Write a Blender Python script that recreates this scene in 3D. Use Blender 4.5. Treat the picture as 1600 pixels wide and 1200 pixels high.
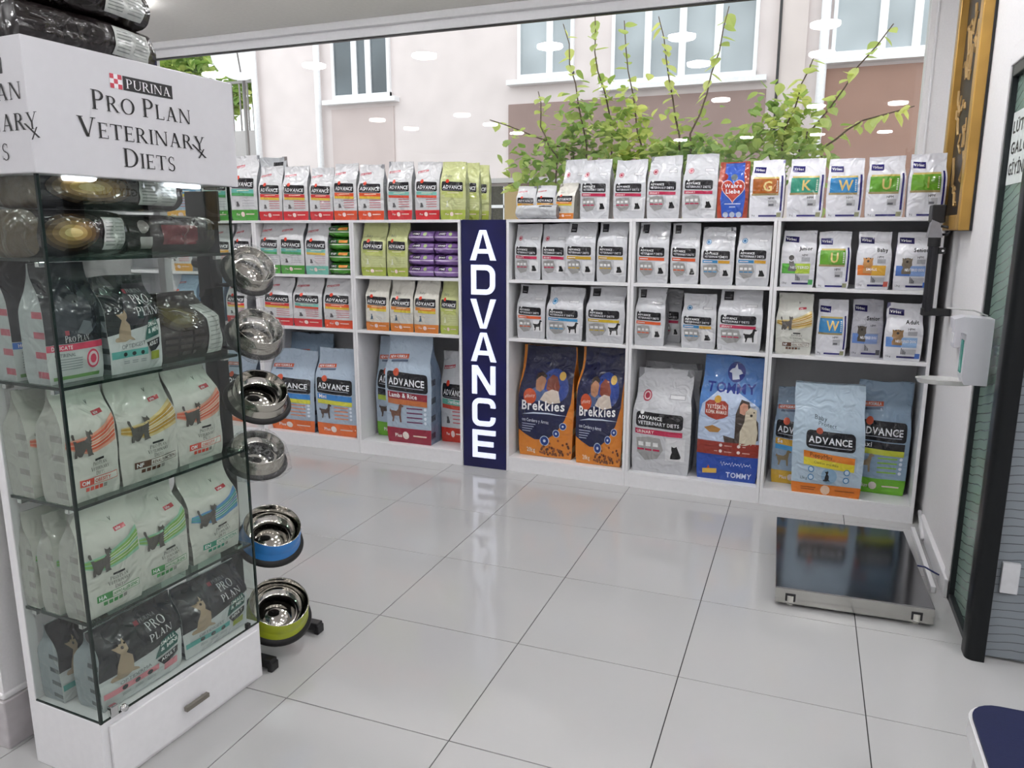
import bpy, bmesh, math, random
import numpy as np
from mathutils import Vector, Matrix

# ------------------------------------------------------------------ clear
for o in list(bpy.data.objects):
    bpy.data.objects.remove(o)
S = bpy.context.scene
COL = S.collection

# ------------------------------------------------------------------ camera
cam_d = bpy.data.cameras.new('camera')
cam = bpy.data.objects.new('camera', cam_d)
COL.objects.link(cam)
S.camera = cam
cam_d.sensor_fit = 'HORIZONTAL'
cam_d.sensor_width = 36.0
cam_d.lens = 1187.05 / 1600 * 36.0
cam_d.clip_start = 0.02
cam_d.clip_end = 200
YAW, PITCH, ROLL = -0.36868, 0.19878, 0.00125
cy, sy, cp, sp = math.cos(YAW), math.sin(YAW), math.cos(PITCH), math.sin(PITCH)
fw = Vector((sy * cp, cy * cp, -sp))
rt = Vector((cy, -sy, 0))
up = rt.cross(fw)
r2 = rt * math.cos(ROLL) + up * math.sin(ROLL)
u2 = up * math.cos(ROLL) - rt * math.sin(ROLL)
CAMP = Vector((0.924, -3.6566, 1.5303))
cam.matrix_world = Matrix(((r2.x, u2.x, -fw.x, CAMP.x), (r2.y, u2.y, -fw.y, CAMP.y), (r2.z, u2.z, -fw.z, CAMP.z), (0, 0, 0, 1)))

# ------------------------------------------------------------------ world (overcast sky), exposure
W = bpy.data.worlds.new('overcast_sky')
S.world = W
W.use_nodes = True
wn = W.node_tree
bg = wn.nodes['Background']
tc = wn.nodes.new('ShaderNodeTexCoord')
nz = wn.nodes.new('ShaderNodeTexNoise')
nz.inputs['Scale'].default_value = 2.0
nz.inputs['Detail'].default_value = 5
rp = wn.nodes.new('ShaderNodeValToRGB')
rp.color_ramp.elements[0].color = (0.88, 0.92, 1.0, 1)
rp.color_ramp.elements[1].color = (1.0, 1.0, 1.0, 1)
wn.links.new(tc.outputs['Generated'], nz.inputs['Vector'])
wn.links.new(nz.outputs['Fac'], rp.inputs['Fac'])
wn.links.new(rp.outputs['Color'], bg.inputs['Color'])
bg.inputs['Strength'].default_value = 2.05
S.view_settings.view_transform = 'Standard'
S.view_settings.look = 'None'
S.view_settings.gamma = 1
S.view_settings.use_curve_mapping = False
S.view_settings.exposure = 0.0
S.cycles.caustics_reflective = False
S.cycles.caustics_refractive = False
S.cycles.max_bounces = 6
S.cycles.diffuse_bounces = 3
S.cycles.adaptive_threshold = 0.25
S.cycles.glossy_bounces = 3
S.cycles.transparent_max_bounces = 12
S.cycles.sample_clamp_indirect = 6.0
LAMP_POWER = 71.0          # radiance of the round ceiling lamps

# ------------------------------------------------------------------ colours and materials
def lin(c):
    c = c.lstrip('#')
    o = []
    for k in (0, 2, 4):
        v = int(c[k:k + 2], 16) / 255
        o.append(v / 12.92 if v <= 0.04045 else ((v + 0.055) / 1.055) ** 2.4)
    return (o[0], o[1], o[2], 1)

MATS = {}
def new_mat(name):
    m = bpy.data.materials.new(name)
    m.use_nodes = True
    return m, m.node_tree.nodes, m.node_tree.links, m.node_tree.nodes['Principled BSDF']

def P(name, hexc, rough=0.5, metal=0.0, bump=0.0, scale=40.0, var=0.04, spec=0.5, coat=0.0, emit=0.0, trans=0.0):
    """principled material with procedural colour variation and optional fine relief"""
    if name in MATS:
        return MATS[name]
    m, N, L, b = new_mat(name)
    c = lin(hexc)
    b.inputs['Roughness'].default_value = rough
    b.inputs['Metallic'].default_value = metal
    b.inputs['Specular IOR Level'].default_value = spec
    b.inputs['Coat Weight'].default_value = coat
    b.inputs['Coat Roughness'].default_value = 0.08
    tx = N.new('ShaderNodeTexCoord')
    n = N.new('ShaderNodeTexNoise')
    n.inputs['Scale'].default_value = scale
    n.inputs['Detail'].default_value = 1
    L.new(tx.outputs['Object'], n.inputs['Vector'])
    r = N.new('ShaderNodeValToRGB')
    r.color_ramp.elements[0].position = 0.3
    r.color_ramp.elements[1].position = 0.7
    r.color_ramp.elements[0].color = (c[0] * (1 - var), c[1] * (1 - var), c[2] * (1 - var), 1)
    r.color_ramp.elements[1].color = (min(1, c[0] * (1 + var)), min(1, c[1] * (1 + var)), min(1, c[2] * (1 + var)), 1)
    L.new(n.outputs['Fac'], r.inputs['Fac'])
    L.new(r.outputs['Color'], b.inputs['Base Color'])
    if bump > 0:
        bp = N.new('ShaderNodeBump')
        bp.inputs['Strength'].default_value = bump
        bp.inputs['Distance'].default_value = 0.01
        L.new(n.outputs['Fac'], bp.inputs['Height'])
        L.new(bp.outputs['Normal'], b.inputs['Normal'])
    if emit > 0:
        b.inputs['Emission Color'].default_value = c
        b.inputs['Emission Strength'].default_value = emit
    if trans > 0:
        b.inputs['Transmission Weight'].default_value = trans
    MATS[name] = m
    return m

def film(hexc, rough=0.2, spec=0.25, metal=0.0):
    """printed plastic film of a food bag: glossy, with crumpled creases"""
    key = 'bag_film_%s_%d_%d' % (hexc.lstrip('#'), int(rough * 100), int(metal * 100))
    if key in MATS:
        return MATS[key]
    m, N, L, b = new_mat(key)
    b.inputs['Base Color'].default_value = lin(hexc)
    b.inputs['Roughness'].default_value = rough
    b.inputs['Metallic'].default_value = metal
    b.inputs['Specular IOR Level'].default_value = spec
    tx = N.new('ShaderNodeTexCoord')
    inf = N.new('ShaderNodeObjectInfo')
    ad = N.new('ShaderNodeVectorMath'); ad.operation = 'ADD'
    L.new(tx.outputs['Object'], ad.inputs[0])
    L.new(inf.outputs['Location'], ad.inputs[1])
    n = N.new('ShaderNodeTexNoise')
    n.inputs['Scale'].default_value = 15
    n.inputs['Detail'].default_value = 1
    n.inputs['Distortion'].default_value = 1.5
    L.new(ad.outputs[0], n.inputs['Vector'])
    bp = N.new('ShaderNodeBump')
    bp.inputs['Strength'].default_value = 0.5
    bp.inputs['Distance'].default_value = 0.022
    L.new(n.outputs['Fac'], bp.inputs['Height'])
    L.new(bp.outputs['Normal'], b.inputs['Normal'])
    # clear outer film with sharp facets that catch the lamps
    e = N.new('ShaderNodeTexVoronoi')
    e.inputs['Scale'].default_value = 13
    L.new(ad.outputs[0], e.inputs['Vector'])
    b3 = N.new('ShaderNodeBump'); b3.inputs['Strength'].default_value = 0.85; b3.inputs['Distance'].default_value = 0.03
    L.new(e.outputs['Distance'], b3.inputs['Height'])
    L.new(bp.outputs['Normal'], b3.inputs['Normal'])
    L.new(b3.outputs['Normal'], b.inputs['Coat Normal'])
    b.inputs['Coat Weight'].default_value = 0.7
    b.inputs['Coat Roughness'].default_value = 0.07
    b.inputs['Coat IOR'].default_value = 1.5
    MATS[key] = m
    return m

def glass(name, tint, gloss=1.0, rough=0.0, veil=0.0):
    """thin clear pane: straight-through light with a fresnel reflection"""
    if name in MATS:
        return MATS[name]
    m, N, L, b = new_mat(name)
    N.remove(b)
    out = N['Material Output']
    t = N.new('ShaderNodeBsdfTransparent'); t.inputs['Color'].default_value = lin(tint)
    g = N.new('ShaderNodeBsdfGlossy'); g.inputs['Roughness'].default_value = rough
    geo = N.new('ShaderNodeNewGeometry')
    dt = N.new('ShaderNodeVectorMath'); dt.operation = 'DOT_PRODUCT'
    L.new(geo.outputs['Incoming'], dt.inputs[0]); L.new(geo.outputs['Normal'], dt.inputs[1])
    ab = N.new('ShaderNodeMath'); ab.operation = 'ABSOLUTE'; L.new(dt.outputs['Value'], ab.inputs[0])
    iv = N.new('ShaderNodeMath'); iv.operation = 'SUBTRACT'; iv.inputs[0].default_value = 1.0; L.new(ab.outputs[0], iv.inputs[1])
    pw = N.new('ShaderNodeMath'); pw.operation = 'POWER'; pw.inputs[1].default_value = 5.0; L.new(iv.outputs[0], pw.inputs[0])
    sc = N.new('ShaderNodeMath'); sc.operation = 'MULTIPLY_ADD'; sc.inputs[1].default_value = 0.92; sc.inputs[2].default_value = 0.07; L.new(pw.outputs[0], sc.inputs[0])
    n = N.new('ShaderNodeTexNoise'); n.inputs['Scale'].default_value = 3
    ml = N.new('ShaderNodeMath'); ml.operation = 'MULTIPLY'
    ml.inputs[1].default_value = gloss
    L.new(sc.outputs[0], ml.inputs[0])
    mx = N.new('ShaderNodeMixShader')
    L.new(ml.outputs[0], mx.inputs['Fac'])
    L.new(t.outputs[0], mx.inputs[1])
    L.new(g.outputs[0], mx.inputs[2])
    last = mx
    if veil > 0:
        d = N.new('ShaderNodeBsdfDiffuse'); d.inputs['Color'].default_value = (0.8, 0.8, 0.8, 1)
        vm = N.new('ShaderNodeMath'); vm.operation = 'MULTIPLY'; vm.inputs[1].default_value = veil
        L.new(n.outputs['Fac'], vm.inputs[0])
        m2 = N.new('ShaderNodeMixShader')
        L.new(vm.outputs[0], m2.inputs['Fac'])
        L.new(mx.outputs[0], m2.inputs[1])
        L.new(d.outputs[0], m2.inputs[2])
        last = m2
    L.new(last.outputs[0], out.inputs['Surface'])
    MATS[name] = m
    return m

def frosted(name, hexc, line, scale, rot, bands=True, alpha=0.25):
    if name in MATS:
        return MATS[name]
    m, N, L, b = new_mat(name)
    b.inputs['Roughness'].default_value = 0.22
    tx = N.new('ShaderNodeTexCoord')
    mp = N.new('ShaderNodeMapping')
    mp.inputs['Rotation'].default_value = rot
    wv = N.new('ShaderNodeTexWave')
    wv.bands_direction = 'Z'
    wv.inputs['Scale'].default_value = scale
    wv.inputs['Distortion'].default_value = 1.6
    wv.inputs['Detail'].default_value = 1
    wv.inputs['Detail Scale'].default_value = 1.2
    L.new(tx.outputs['Object'], mp.inputs['Vector'])
    L.new(mp.outputs[0], wv.inputs['Vector'])
    r = N.new('ShaderNodeValToRGB')
    r.color_ramp.elements[0].position = 0.0
    r.color_ramp.elements[0].color = lin(line)
    r.color_ramp.elements[1].position = 0.035
    r.color_ramp.elements[1].color = lin(hexc)
    L.new(wv.outputs['Fac'], r.inputs['Fac'])
    L.new(r.outputs['Color'], b.inputs['Base Color'])
    b.inputs['Alpha'].default_value = 1 - alpha
    MATS[name] = m
    return m

WHITE = P('white_lacquer', '#e6e5e7', 0.32, var=0.015)
WALL = P('white_wall_paint', '#e6e4e5', 0.6, var=0.02, bump=0.03, scale=120)
CEIL = P('ceiling_paint', '#eeebe6', 0.7, var=0.02)
BLACK = P('black_plastic', '#17171a', 0.4, var=0.1)
STEEL = P('stainless_steel', '#b9b8b4', 0.16, metal=1.0, var=0.04, scale=14, bump=0.02)
CHROME = P('chrome', '#d8d8d8', 0.08, metal=1.0, var=0.02)
GLASSC = glass('clear_case_glass', '#eef4f0', 1.0)
GEDGE = P('green_glass_edge', '#16231f', 0.12, var=0.2)
GSHELF = glass('glass_shelf_surface', '#d8e8e0', 1.0)

# ------------------------------------------------------------------ mesh builder
class MB:
    def __init__(s):
        s.v = []; s.f = []; s.m = []
    def add(s, vs, fs, mi=0):
        o = len(s.v)
        s.v += [tuple(p) for p in vs]
        s.f += [tuple(i + o for i in f) for f in fs]
        s.m += [mi] * len(fs)
    def box(s, x0, x1, y0, y1, z0, z1, mi=0, b=0.0):
        if b <= 0:
            s.add([(x0, y0, z0), (x1, y0, z0), (x1, y1, z0), (x0, y1, z0), (x0, y0, z1), (x1, y0, z1), (x1, y1, z1), (x0, y1, z1)],
                  [(0, 3, 2, 1), (4, 5, 6, 7), (0, 1, 5, 4), (1, 2, 6, 5), (2, 3, 7, 6), (3, 0, 4, 7)], mi)
            return
        bm = bmesh.new()
        bmesh.ops.create_cube(bm, size=1)
        for q in bm.verts:
            q.co = Vector(((x0 + x1) / 2 + q.co.x * (x1 - x0), (y0 + y1) / 2 + q.co.y * (y1 - y0), (z0 + z1) / 2 + q.co.z * (z1 - z0)))
        bmesh.ops.bevel(bm, geom=bm.edges[:], offset=b, segments=2, affect='EDGES', profile=0.5)
        bm.verts.index_update()
        s.add([q.co for q in bm.verts], [[q.index for q in f.verts] for f in bm.faces], mi)
        bm.free()
    def prism(s, pts, axis, a0, a1, mi=0):
        """extrude a 2D outline along an axis ('x','y','z')"""
        n = len(pts)
        def mk(p, a):
            return {'x': (a, p[0], p[1]), 'y': (p[0], a, p[1]), 'z': (p[0], p[1], a)}[axis]
        vs = [mk(p, a0) for p in pts] + [mk(p, a1) for p in pts]
        fs = [tuple(range(n))[::-1], tuple(range(n, 2 * n))] + [(i, (i + 1) % n, n + (i + 1) % n, n + i) for i in range(n)]
        s.add(vs, fs, mi)
    def tube(s, pts, r, n=8, mi=0, caps=True):
        pts = [Vector(p) for p in pts]
        rr = r if isinstance(r, (list, tuple)) else [r] * len(pts)
        rings = []
        for i, p in enumerate(pts):
            d = (pts[min(i + 1, len(pts) - 1)] - pts[max(i - 1, 0)]).normalized()
            a = d.orthogonal().normalized() if i == 0 else (prev - d * prev.dot(d)).normalized()
            prev = a
            b2 = d.cross(a)
            rings.append([p + (a * math.cos(t * 2 * math.pi / n) + b2 * math.sin(t * 2 * math.pi / n)) * rr[i] for t in range(n)])
        vs = [q for ring in rings for q in ring]
        fs = []
        for i in range(len(pts) - 1):
            for t in range(n):
                fs.append((i * n + t, i * n + (t + 1) % n, (i + 1) * n + (t + 1) % n, (i + 1) * n + t))
        if caps:
            fs.append(tuple(range(n))[::-1]); fs.append(tuple(range((len(pts) - 1) * n, len(pts) * n)))
        s.add(vs, fs, mi)
    def lathe(s, prof, n=40, mi=0, mat=None):
        vs = []; fs = []
        for (r, z) in prof:
            for t in range(n):
                a = 2 * math.pi * t / n
                p = Vector((r * math.cos(a), r * math.sin(a), z))
                vs.append(mat @ p if mat else p)
        for i in range(len(prof) - 1):
            for t in range(n):
                fs.append((i * n + t, i * n + (t + 1) % n, (i + 1) * n + (t + 1) % n, (i + 1) * n + t))
        s.add(vs, fs, mi)
    def build(s, name, mats, parent=None, smooth=False):
        me = bpy.data.meshes.new(name)
        me.from_pydata(s.v, [], s.f)
        if not isinstance(mats, (list, tuple)):
            mats = [mats]
        for m in mats:
            me.materials.append(m)
        if any(s.m):
            me.polygons.foreach_set('material_index', s.m)
        if smooth:
            me.polygons.foreach_set('use_smooth', [True] * len(me.polygons))
            if smooth == 'auto':
                me.set_sharp_from_angle(angle=math.radians(35))
        me.update()
        o = bpy.data.objects.new(name, me)
        COL.objects.link(o)
        if parent:
            o.parent = parent
        return o

def tag(o, label, cat, group=None):
    o['label'] = label
    o['category'] = cat
    if group:
        o['group'] = group
    return o
def thing(name, loc, label, cat, group=None, rz=0.0):
    o = bpy.data.objects.new(name, None)
    o.empty_display_size = 0.05
    COL.objects.link(o)
    o.location = loc
    o.rotation_euler = (0, 0, rz)
    return tag(o, label, cat, group)
def struct(o, label=None):
    o['kind'] = 'structure'
    if label:
        o['label'] = label
    return o
def sbox(name, mats, x0, x1, y0, y1, z0, z1, parent=None, b=0.0, label=None):
    m = MB(); m.box(x0, x1, y0, y1, z0, z1, 0, b)
    o = m.build(name, mats, parent)
    if parent is None:
        struct(o, label)
    return o
def part(name, mats, parent, x0, x1, y0, y1, z0, z1, b=0.0):
    m = MB(); m.box(x0, x1, y0, y1, z0, z1, 0, b)
    return m.build(name, mats, parent)

# ================================================================== ROOM SHELL
WY = 1.22                      # plane of the shop window
TILE = 0.6
FLOORM, N, L, b = new_mat('polished_porcelain_tile')
b.inputs['Roughness'].default_value = 0.1
tx = N.new('ShaderNodeTexCoord'); inf = N.new('ShaderNodeObjectInfo')
n = N.new('ShaderNodeTexNoise'); n.inputs['Scale'].default_value = 3; n.inputs['Detail'].default_value = 4
L.new(tx.outputs['Object'], n.inputs['Vector'])
r = N.new('ShaderNodeValToRGB')
r.color_ramp.elements[0].color = lin('#b4b4b4'); r.color_ramp.elements[1].color = lin('#bab9b8')
L.new(n.outputs['Fac'], r.inputs['Fac']); L.new(r.outputs['Color'], b.inputs['Base Color'])
n2 = N.new('ShaderNodeTexNoise'); n2.inputs['Scale'].default_value = 7
L.new(tx.outputs['Object'], n2.inputs['Vector'])
mr = N.new('ShaderNodeMapRange'); mr.inputs['To Min'].default_value = 0.05; mr.inputs['To Max'].default_value = 0.13
L.new(n2.outputs['Fac'], mr.inputs['Value']); L.new(mr.outputs[0], b.inputs['Roughness'])
GROUT = P('dark_grout', '#2a2a2a', 0.8)

floor = sbox('floor', GROUT, -6.0, 4.2, -7.2, 1.2, -0.12, -0.003, label='polished off-white tiled shop floor')
tm = MB(); g = 0.0016
tm.box(g, TILE - g, g, TILE - g, -0.01, 0.0, 0, 0.0012)
t0 = tm.build('tile', FLOORM, floor)
first = True
for i in range(-10, 7):
    for j in range(-12, 2):
        o = t0 if first else t0.copy()
        if not first:
            COL.objects.link(o)
        first = False
        o.parent = floor
        o.location = (i * TILE, j * TILE, 0)

ceiling = sbox('ceiling', CEIL, -6.0, 4.2, -7.2, 1.35, 2.95, 3.1, label='plain white shop ceiling')
sbox('wall_left', WALL, -6.1, -6.0, -7.2, 1.35, 0, 3.0)
sbox('wall_rear', WALL, -6.0, 4.2, -7.3, -7.2, 0, 3.0)
sbox('wall_outer_right', WALL, 4.2, 4.3, -7.2, 1.35, 0, 3.0)
wb = sbox('wall_back', WALL, -6.0, 4.2, WY - 0.02, WY + 0.12, 0, 1.3)
part('window_jamb', WALL, wb, 1.435, 4.2, WY - 0.02, WY + 0.12, 1.3, 2.95)
part('window_jamb', WALL, wb, -6.0, -4.02, WY - 0.02, WY + 0.12, 1.3, 2.95)
part('window_reveal_bead', WHITE, wb, 1.46, 1.472, WY - 0.028, WY - 0.02, 1.3, 2.95, 0.003)
# shop window
win = sbox('window_1', WHITE, -4.02, 1.435, WY, WY + 0.06, 2.845, 2.95, label='white head frame of the wide shop window')
GW = glass('shop_window_glass', '#f2f6f4', 0.9)
m = MB(); m.add([(-4.0, WY + 0.03, 1.3), (1.435, WY + 0.03, 1.3), (1.435, WY + 0.03, 2.85), (-4.0, WY + 0.03, 2.85)], [(0, 1, 2, 3)])
m.build('pane', GW, win)
part('gasket', BLACK, win, -4.0, 1.435, WY + 0.015, WY + 0.045, 2.837, 2.845)
part('frame_post', P('dark_blue_window_post', '#1d1a4a', 0.4), win, -4.06, -3.99, WY, WY + 0.06, 1.3, 2.85)
part('frame_step', WHITE, win, -4.02, 1.435, WY - 0.05, WY, 2.90, 2.95, 0.006)
part('sill', WHITE, win, -4.02, 1.435, WY - 0.03, WY + 0.1, 1.28, 1.31)

# right-hand wall, next to the glazed door
RX = 1.58
wr = sbox('wall_right', WALL, RX, RX + 0.12, -0.12, WY, 0, 2.95)
part('wall_over_door', WALL, wr, RX, RX + 0.12, -0.68, -0.12, 2.16, 2.95)
part('wall_over_partition', WALL, wr, RX + 0.12, 4.2, -0.74, -0.62, 2.16, 2.95)
part('door_casing', WALL, wr, RX - 0.012, RX + 0.1, -0.2, -0.12, 0, 2.16, 0.004)
part('door_casing', WALL, wr, RX - 0.012, RX + 0.1, -0.68, -0.2, 2.13, 2.2, 0.004)
sbox('baseboard_right', WHITE, RX - 0.022, RX, -0.2, 0.62, 0, 0.085, b=0.004)
DGREY = P('dark_aluminium', '#34383a', 0.35, metal=0.5)
TEAL = frosted('frosted_teal_glass', '#8fa89c', '#48544f', 9.0, (0.25, 0, 0))
STRP = frosted('striped_frosted_glass', '#8d949b', '#3f464c', 10.0, (0, 0.1, 0))
d1 = sbox('door_1', DGREY, RX - 0.005, RX + 0.05, -0.22, -0.2, 0, 2.13, label='glazed door frame in dark aluminium')
part('bottom_rail', DGREY, d1, RX - 0.005, RX + 0.05, -0.64, -0.22, 0, 0.03, 0.003)
part('top_rail', DGREY, d1, RX - 0.005, RX + 0.05, -0.64, -0.22, 2.09, 2.13, 0.003)
part('frosted_pane', TEAL, d1, RX + 0.015, RX + 0.025, -0.64, -0.22, 0.03, 2.09)
m = MB()
pts = []
x0, x1, y0, y1, rr = RX - 0.022, RX + 0.04, -0.712, -0.63, 0.03
for cx, cyy, a0 in ((x1 - 0.004, y0 + 0.004, 270), (x1 - 0.004, y1 - 0.004, 0), (x0 + 0.004, y1 - 0.004, 90), (x0 + rr, y0 + rr, 180)):
    rad = rr if (cx, cyy) == (x0 + rr, y0 + rr) else 0.004
    for k in range(7):
        a = math.radians(a0 + 15 * k)
        pts.append((cx + rad * math.cos(a), cyy + rad * math.sin(a)))
m.prism(pts, 'z', 0, 2.16)
m.build('corner_post', P('black_aluminium_post', '#101315', 0.35, spec=0.25), d1, 'auto')
part('partition_pane', STRP, d1, RX + 0.048, 4.2, -0.675, -0.665, 0.012, 2.13)
part('lock_plate', P('grey_lock_plate', '#c4c5c8', 0.4), d1, RX + 0.06, RX + 0.115, -0.695, -0.677, 0.27, 0.385, 0.003)
wk = sbox('wall_cabin', P('cabin_wall_paint', '#6f747a', 0.7), 2.6, 2.7, -0.6, WY, 0, 2.95)

# column behind the display case
col = sbox('trim_1', WALL, -1.95, -1.225, -2.30, -1.69, 0, 2.95, label='square white column with stepped skirting')
part('skirting', P('scuffed_skirting', '#b9b4b6', 0.5, var=0.12, scale=18), col, -1.965, -1.21, -2.315, -1.675, 0, 0.155, 0.004)
part('skirting_cap', WALL, col, -1.957, -1.218, -2.307, -1.683, 0.155, 0.175, 0.006)

# round ceiling lamps (first row read from window reflections, the others added for brightness)
LAMPM, N, L, b = new_mat('lamp_diffuser')
b.inputs['Base Color'].default_value = (1, 1, 1, 1)
b.inputs['Emission Color'].default_value = (0.985, 0.985, 1.0, 1)
b.inputs['Emission Strength'].default_value = LAMP_POWER
LROWS = [(-2.13, 0.25), (-1.07, 0.19), (-0.07, 0.12), (-0.08, -0.86), (-0.1, -2.79), (0.87, -3.62), (0.91, 0.12), (0.9, -0.83), (1.72, -3.7),
         (-3.2, 0.25), (-4.3, 0.25), (-3.2, -2.8), (-3.2, -3.7), (-2.2, -3.7), (-2.2, -4.7), (-4.4, -2.8), (-4.4, -3.7), (-3.2, -4.7),  # from here on: unseen lamps added to brighten shelves and room
         (2.7, -1.7), (2.7, -2.7), (2.7, -3.7), (2.7, -4.7), (3.6, -2.7), (3.6, -3.7), (1.8, -1.75), (-0.1, -6.4), (0.9, -6.4), (-1.1, -6.4), (1.8, -6.4), (-2.2, -5.7), (-3.2, -5.7)]
for i, (x, y) in enumerate(LROWS):
    t = thing('ceiling_lamp', (x, y, 2.95), 'flush round white ceiling lamp, in a set partly added for light', 'lamp', 'round ceiling lamps')
    if i == 0:
        m = MB(); m.lathe([(0.0005, -0.032), (0.094, -0.032), (0.1, -0.027), (0.1, -0.006)], 16); dm = m.build('diffuser', LAMPM, t)
        m = MB(); m.lathe([(0.0995, -0.0055), (0.104, -0.009), (0.112, -0.008), (0.114, 0)], 28); rm = m.build('rim', WHITE, t, True)
    else:
        for q in (dm, rm):
            c = q.copy(); COL.objects.link(c); c.parent = t

# ================================================================== SHELVING
RA = math.atan2(0.681 - 0.755, 1.54 + 0.82)
BACKP = P('grey_back_panel', '#b9babd', 0.5, var=0.02)
DEP = 0.40
def bay(ox, oy, rz, w, label):
    t = thing('shelving_unit', (ox, oy, 0), label, 'shelf', 'white open shelving units', rz)
    th = 0.018
    part('side_panel', WHITE, t, 0.0008, th, 0, DEP, 0, 1.582, 0.0012)
    part('side_panel', WHITE, t, w - th, w - 0.0008, 0, DEP, 0, 1.582, 0.0012)
    part('top_panel', WHITE, t, 0.0004, w - 0.0004, -0.001, DEP, 1.582, 1.6, 0.0012)
    part('shelf', WHITE, t, th, w - th, 0.001, DEP - 0.01, 1.216, 1.235, 0.0012)
    part('shelf', WHITE, t, th, w - th, 0.001, DEP - 0.01, 0.851, 0.87, 0.0012)
    part('bottom_panel', WHITE, t, th, w - th, 0.001, DEP - 0.01, 0.077, 0.095, 0.0012)
    part('plinth', WHITE, t, th, w - th, 0.002, 0.02, 0, 0.077)
    part('back_panel', BACKP, t, th, w - th, DEP - 0.01, DEP - 0.004, 0.095, 1.582)
    return t
lb = ['far left white shelving unit behind the glass display case', 'white shelving unit partly hidden by the pet bowl rack',
      'white shelving unit with the stack of green bags', 'white shelving unit with purple bags, left of the navy sign']
for k in range(4):
    bay(-1.127 - 0.796 * (4 - k), 0.75, 0, 0.796, lb[k])
rb = ['white shelving unit right of the navy sign, two navy and orange sacks below', 'white shelving unit between the other two right of the sign, blue sack below',
      'rightmost white shelving unit beside the wall and floor scale']
for k in range(3):
    bay(-0.82 + 0.7867 * k * math.cos(RA), 0.755 + 0.7867 * k * math.sin(RA), RA, 0.7867, rb[k])

# navy vertical sign between the units
def stroke(mb, pts, w, y0, y1, closed=False):
    """thick polyline in the x-z plane with mitred joints, extruded in y"""
    P2 = [Vector((p[0], p[1])) for p in pts]
    n = len(P2); Lf = []; Rt = []
    for i in range(n):
        a = P2[i - 1] if (i > 0 or closed) else None
        c = P2[(i + 1) % n] if (i < n - 1 or closed) else None
        d1 = (P2[i] - a).normalized() if a is not None else None
        d2 = (c - P2[i]).normalized() if c is not None else None
        d1 = d1 or d2; d2 = d2 or d1
        n1 = Vector((-d1.y, d1.x)); n2 = Vector((-d2.y, d2.x))
        mt = (n1 + n2).normalized()
        k = w / 2 / max(0.4, mt.dot(n1))
        Lf.append(P2[i] + mt * k); Rt.append(P2[i] - mt * k)
    rng = n if closed else n - 1
    for i in range(rng):
        j = (i + 1) % n
        mb.prism([tuple(Lf[i]), tuple(Rt[i]), tuple(Rt[j]), tuple(Lf[j])], 'y', y0, y1)
sg = thing('vertical_sign', (-1.125, 0.75, 0), 'tall navy sign panel with white letters spelling ADVANCE downwards', 'sign')
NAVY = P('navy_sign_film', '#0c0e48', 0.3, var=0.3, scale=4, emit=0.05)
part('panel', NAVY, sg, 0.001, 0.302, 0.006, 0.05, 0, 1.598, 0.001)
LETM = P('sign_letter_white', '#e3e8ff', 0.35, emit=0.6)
lw = 0.162; lx = 0.070; lh = 0.186
def arc(cx, cz, r, a0, a1, n=5):
    return [(cx + r * math.cos(math.radians(a0 + (a1 - a0) * k / n)), cz + r * math.sin(math.radians(a0 + (a1 - a0) * k / n))) for k in range(n + 1)]
SW = 0.033
def big_letter(ch, z):
    m = MB(); x0, x1 = lx + SW / 2, lx + lw - SW / 2; h = lh; a, bt = z + h - SW / 2, z + SW / 2
    if ch == 'A':
        c_ = lx + lw / 2
        m.prism([(lx - 0.006, z), (lx + 0.031, z), (c_ + 0.004, z + h), (c_ - 0.021, z + h)], 'y', -0.004, 0.006)
        m.prism([(lx + lw - 0.031, z), (lx + lw + 0.006, z), (c_ + 0.021, z + h), (c_ - 0.004, z + h)], 'y', -0.0041, 0.006)
        m.box(lx + 0.035, lx + lw - 0.035, -0.0035, 0.006, z + 0.042, z + 0.07)
    elif ch == 'V':
        c_ = lx + lw / 2
        m.prism([(c_ - 0.021, z), (c_ + 0.004, z), (lx + 0.031, z + h), (lx - 0.006, z + h)], 'y', -0.004, 0.006)
        m.prism([(c_ - 0.004, z), (c_ + 0.021, z), (lx + lw + 0.006, z + h), (lx + lw - 0.031, z + h)], 'y', -0.0041, 0.006)
    elif ch == 'D':
        stroke(m, [(x0, bt), (x0, a)] + arc(x1 - 0.045, a - 0.045, 0.045, 90, 0) + arc(x1 - 0.045, bt + 0.045, 0.045, 0, -90), SW, -0.004, 0.006, True)
    elif ch == 'N':
        m.box(lx, lx + SW, -0.004, 0.006, z, z + h)
        m.box(lx + lw - SW, lx + lw, -0.004, 0.006, z, z + h)
        m.prism([(lx, z + h), (lx + SW * 1.15, z + h), (lx + lw, z), (lx + lw - SW * 1.15, z)], 'y', -0.0041, 0.006)
    elif ch == 'C':
        stroke(m, [(x1, z + 0.062)] + arc(x1 - 0.035, bt + 0.035, 0.035, 0, -90) + arc(x0 + 0.035, bt + 0.035, 0.035, 270, 180) + arc(x0 + 0.035, a - 0.035, 0.035, 180, 90) + arc(x1 - 0.035, a - 0.035, 0.035, 90, 0) + [(x1, z + h - 0.062)], SW, -0.004, 0.006)
    elif ch == 'E':
        stroke(m, [(lx + lw, bt), (x0, bt), (x0, a), (lx + lw, a)], SW, -0.004, 0.006)
        stroke(m, [(x0, z + h / 2), (lx + lw - 0.015, z + h / 2)], SW, -0.0035, 0.006)
    return m.build('letter', LETM, sg)
for k, ch in enumerate('ADVANCE'):
    big_letter(ch, 1.536 - lh - k * 0.2133)

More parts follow.
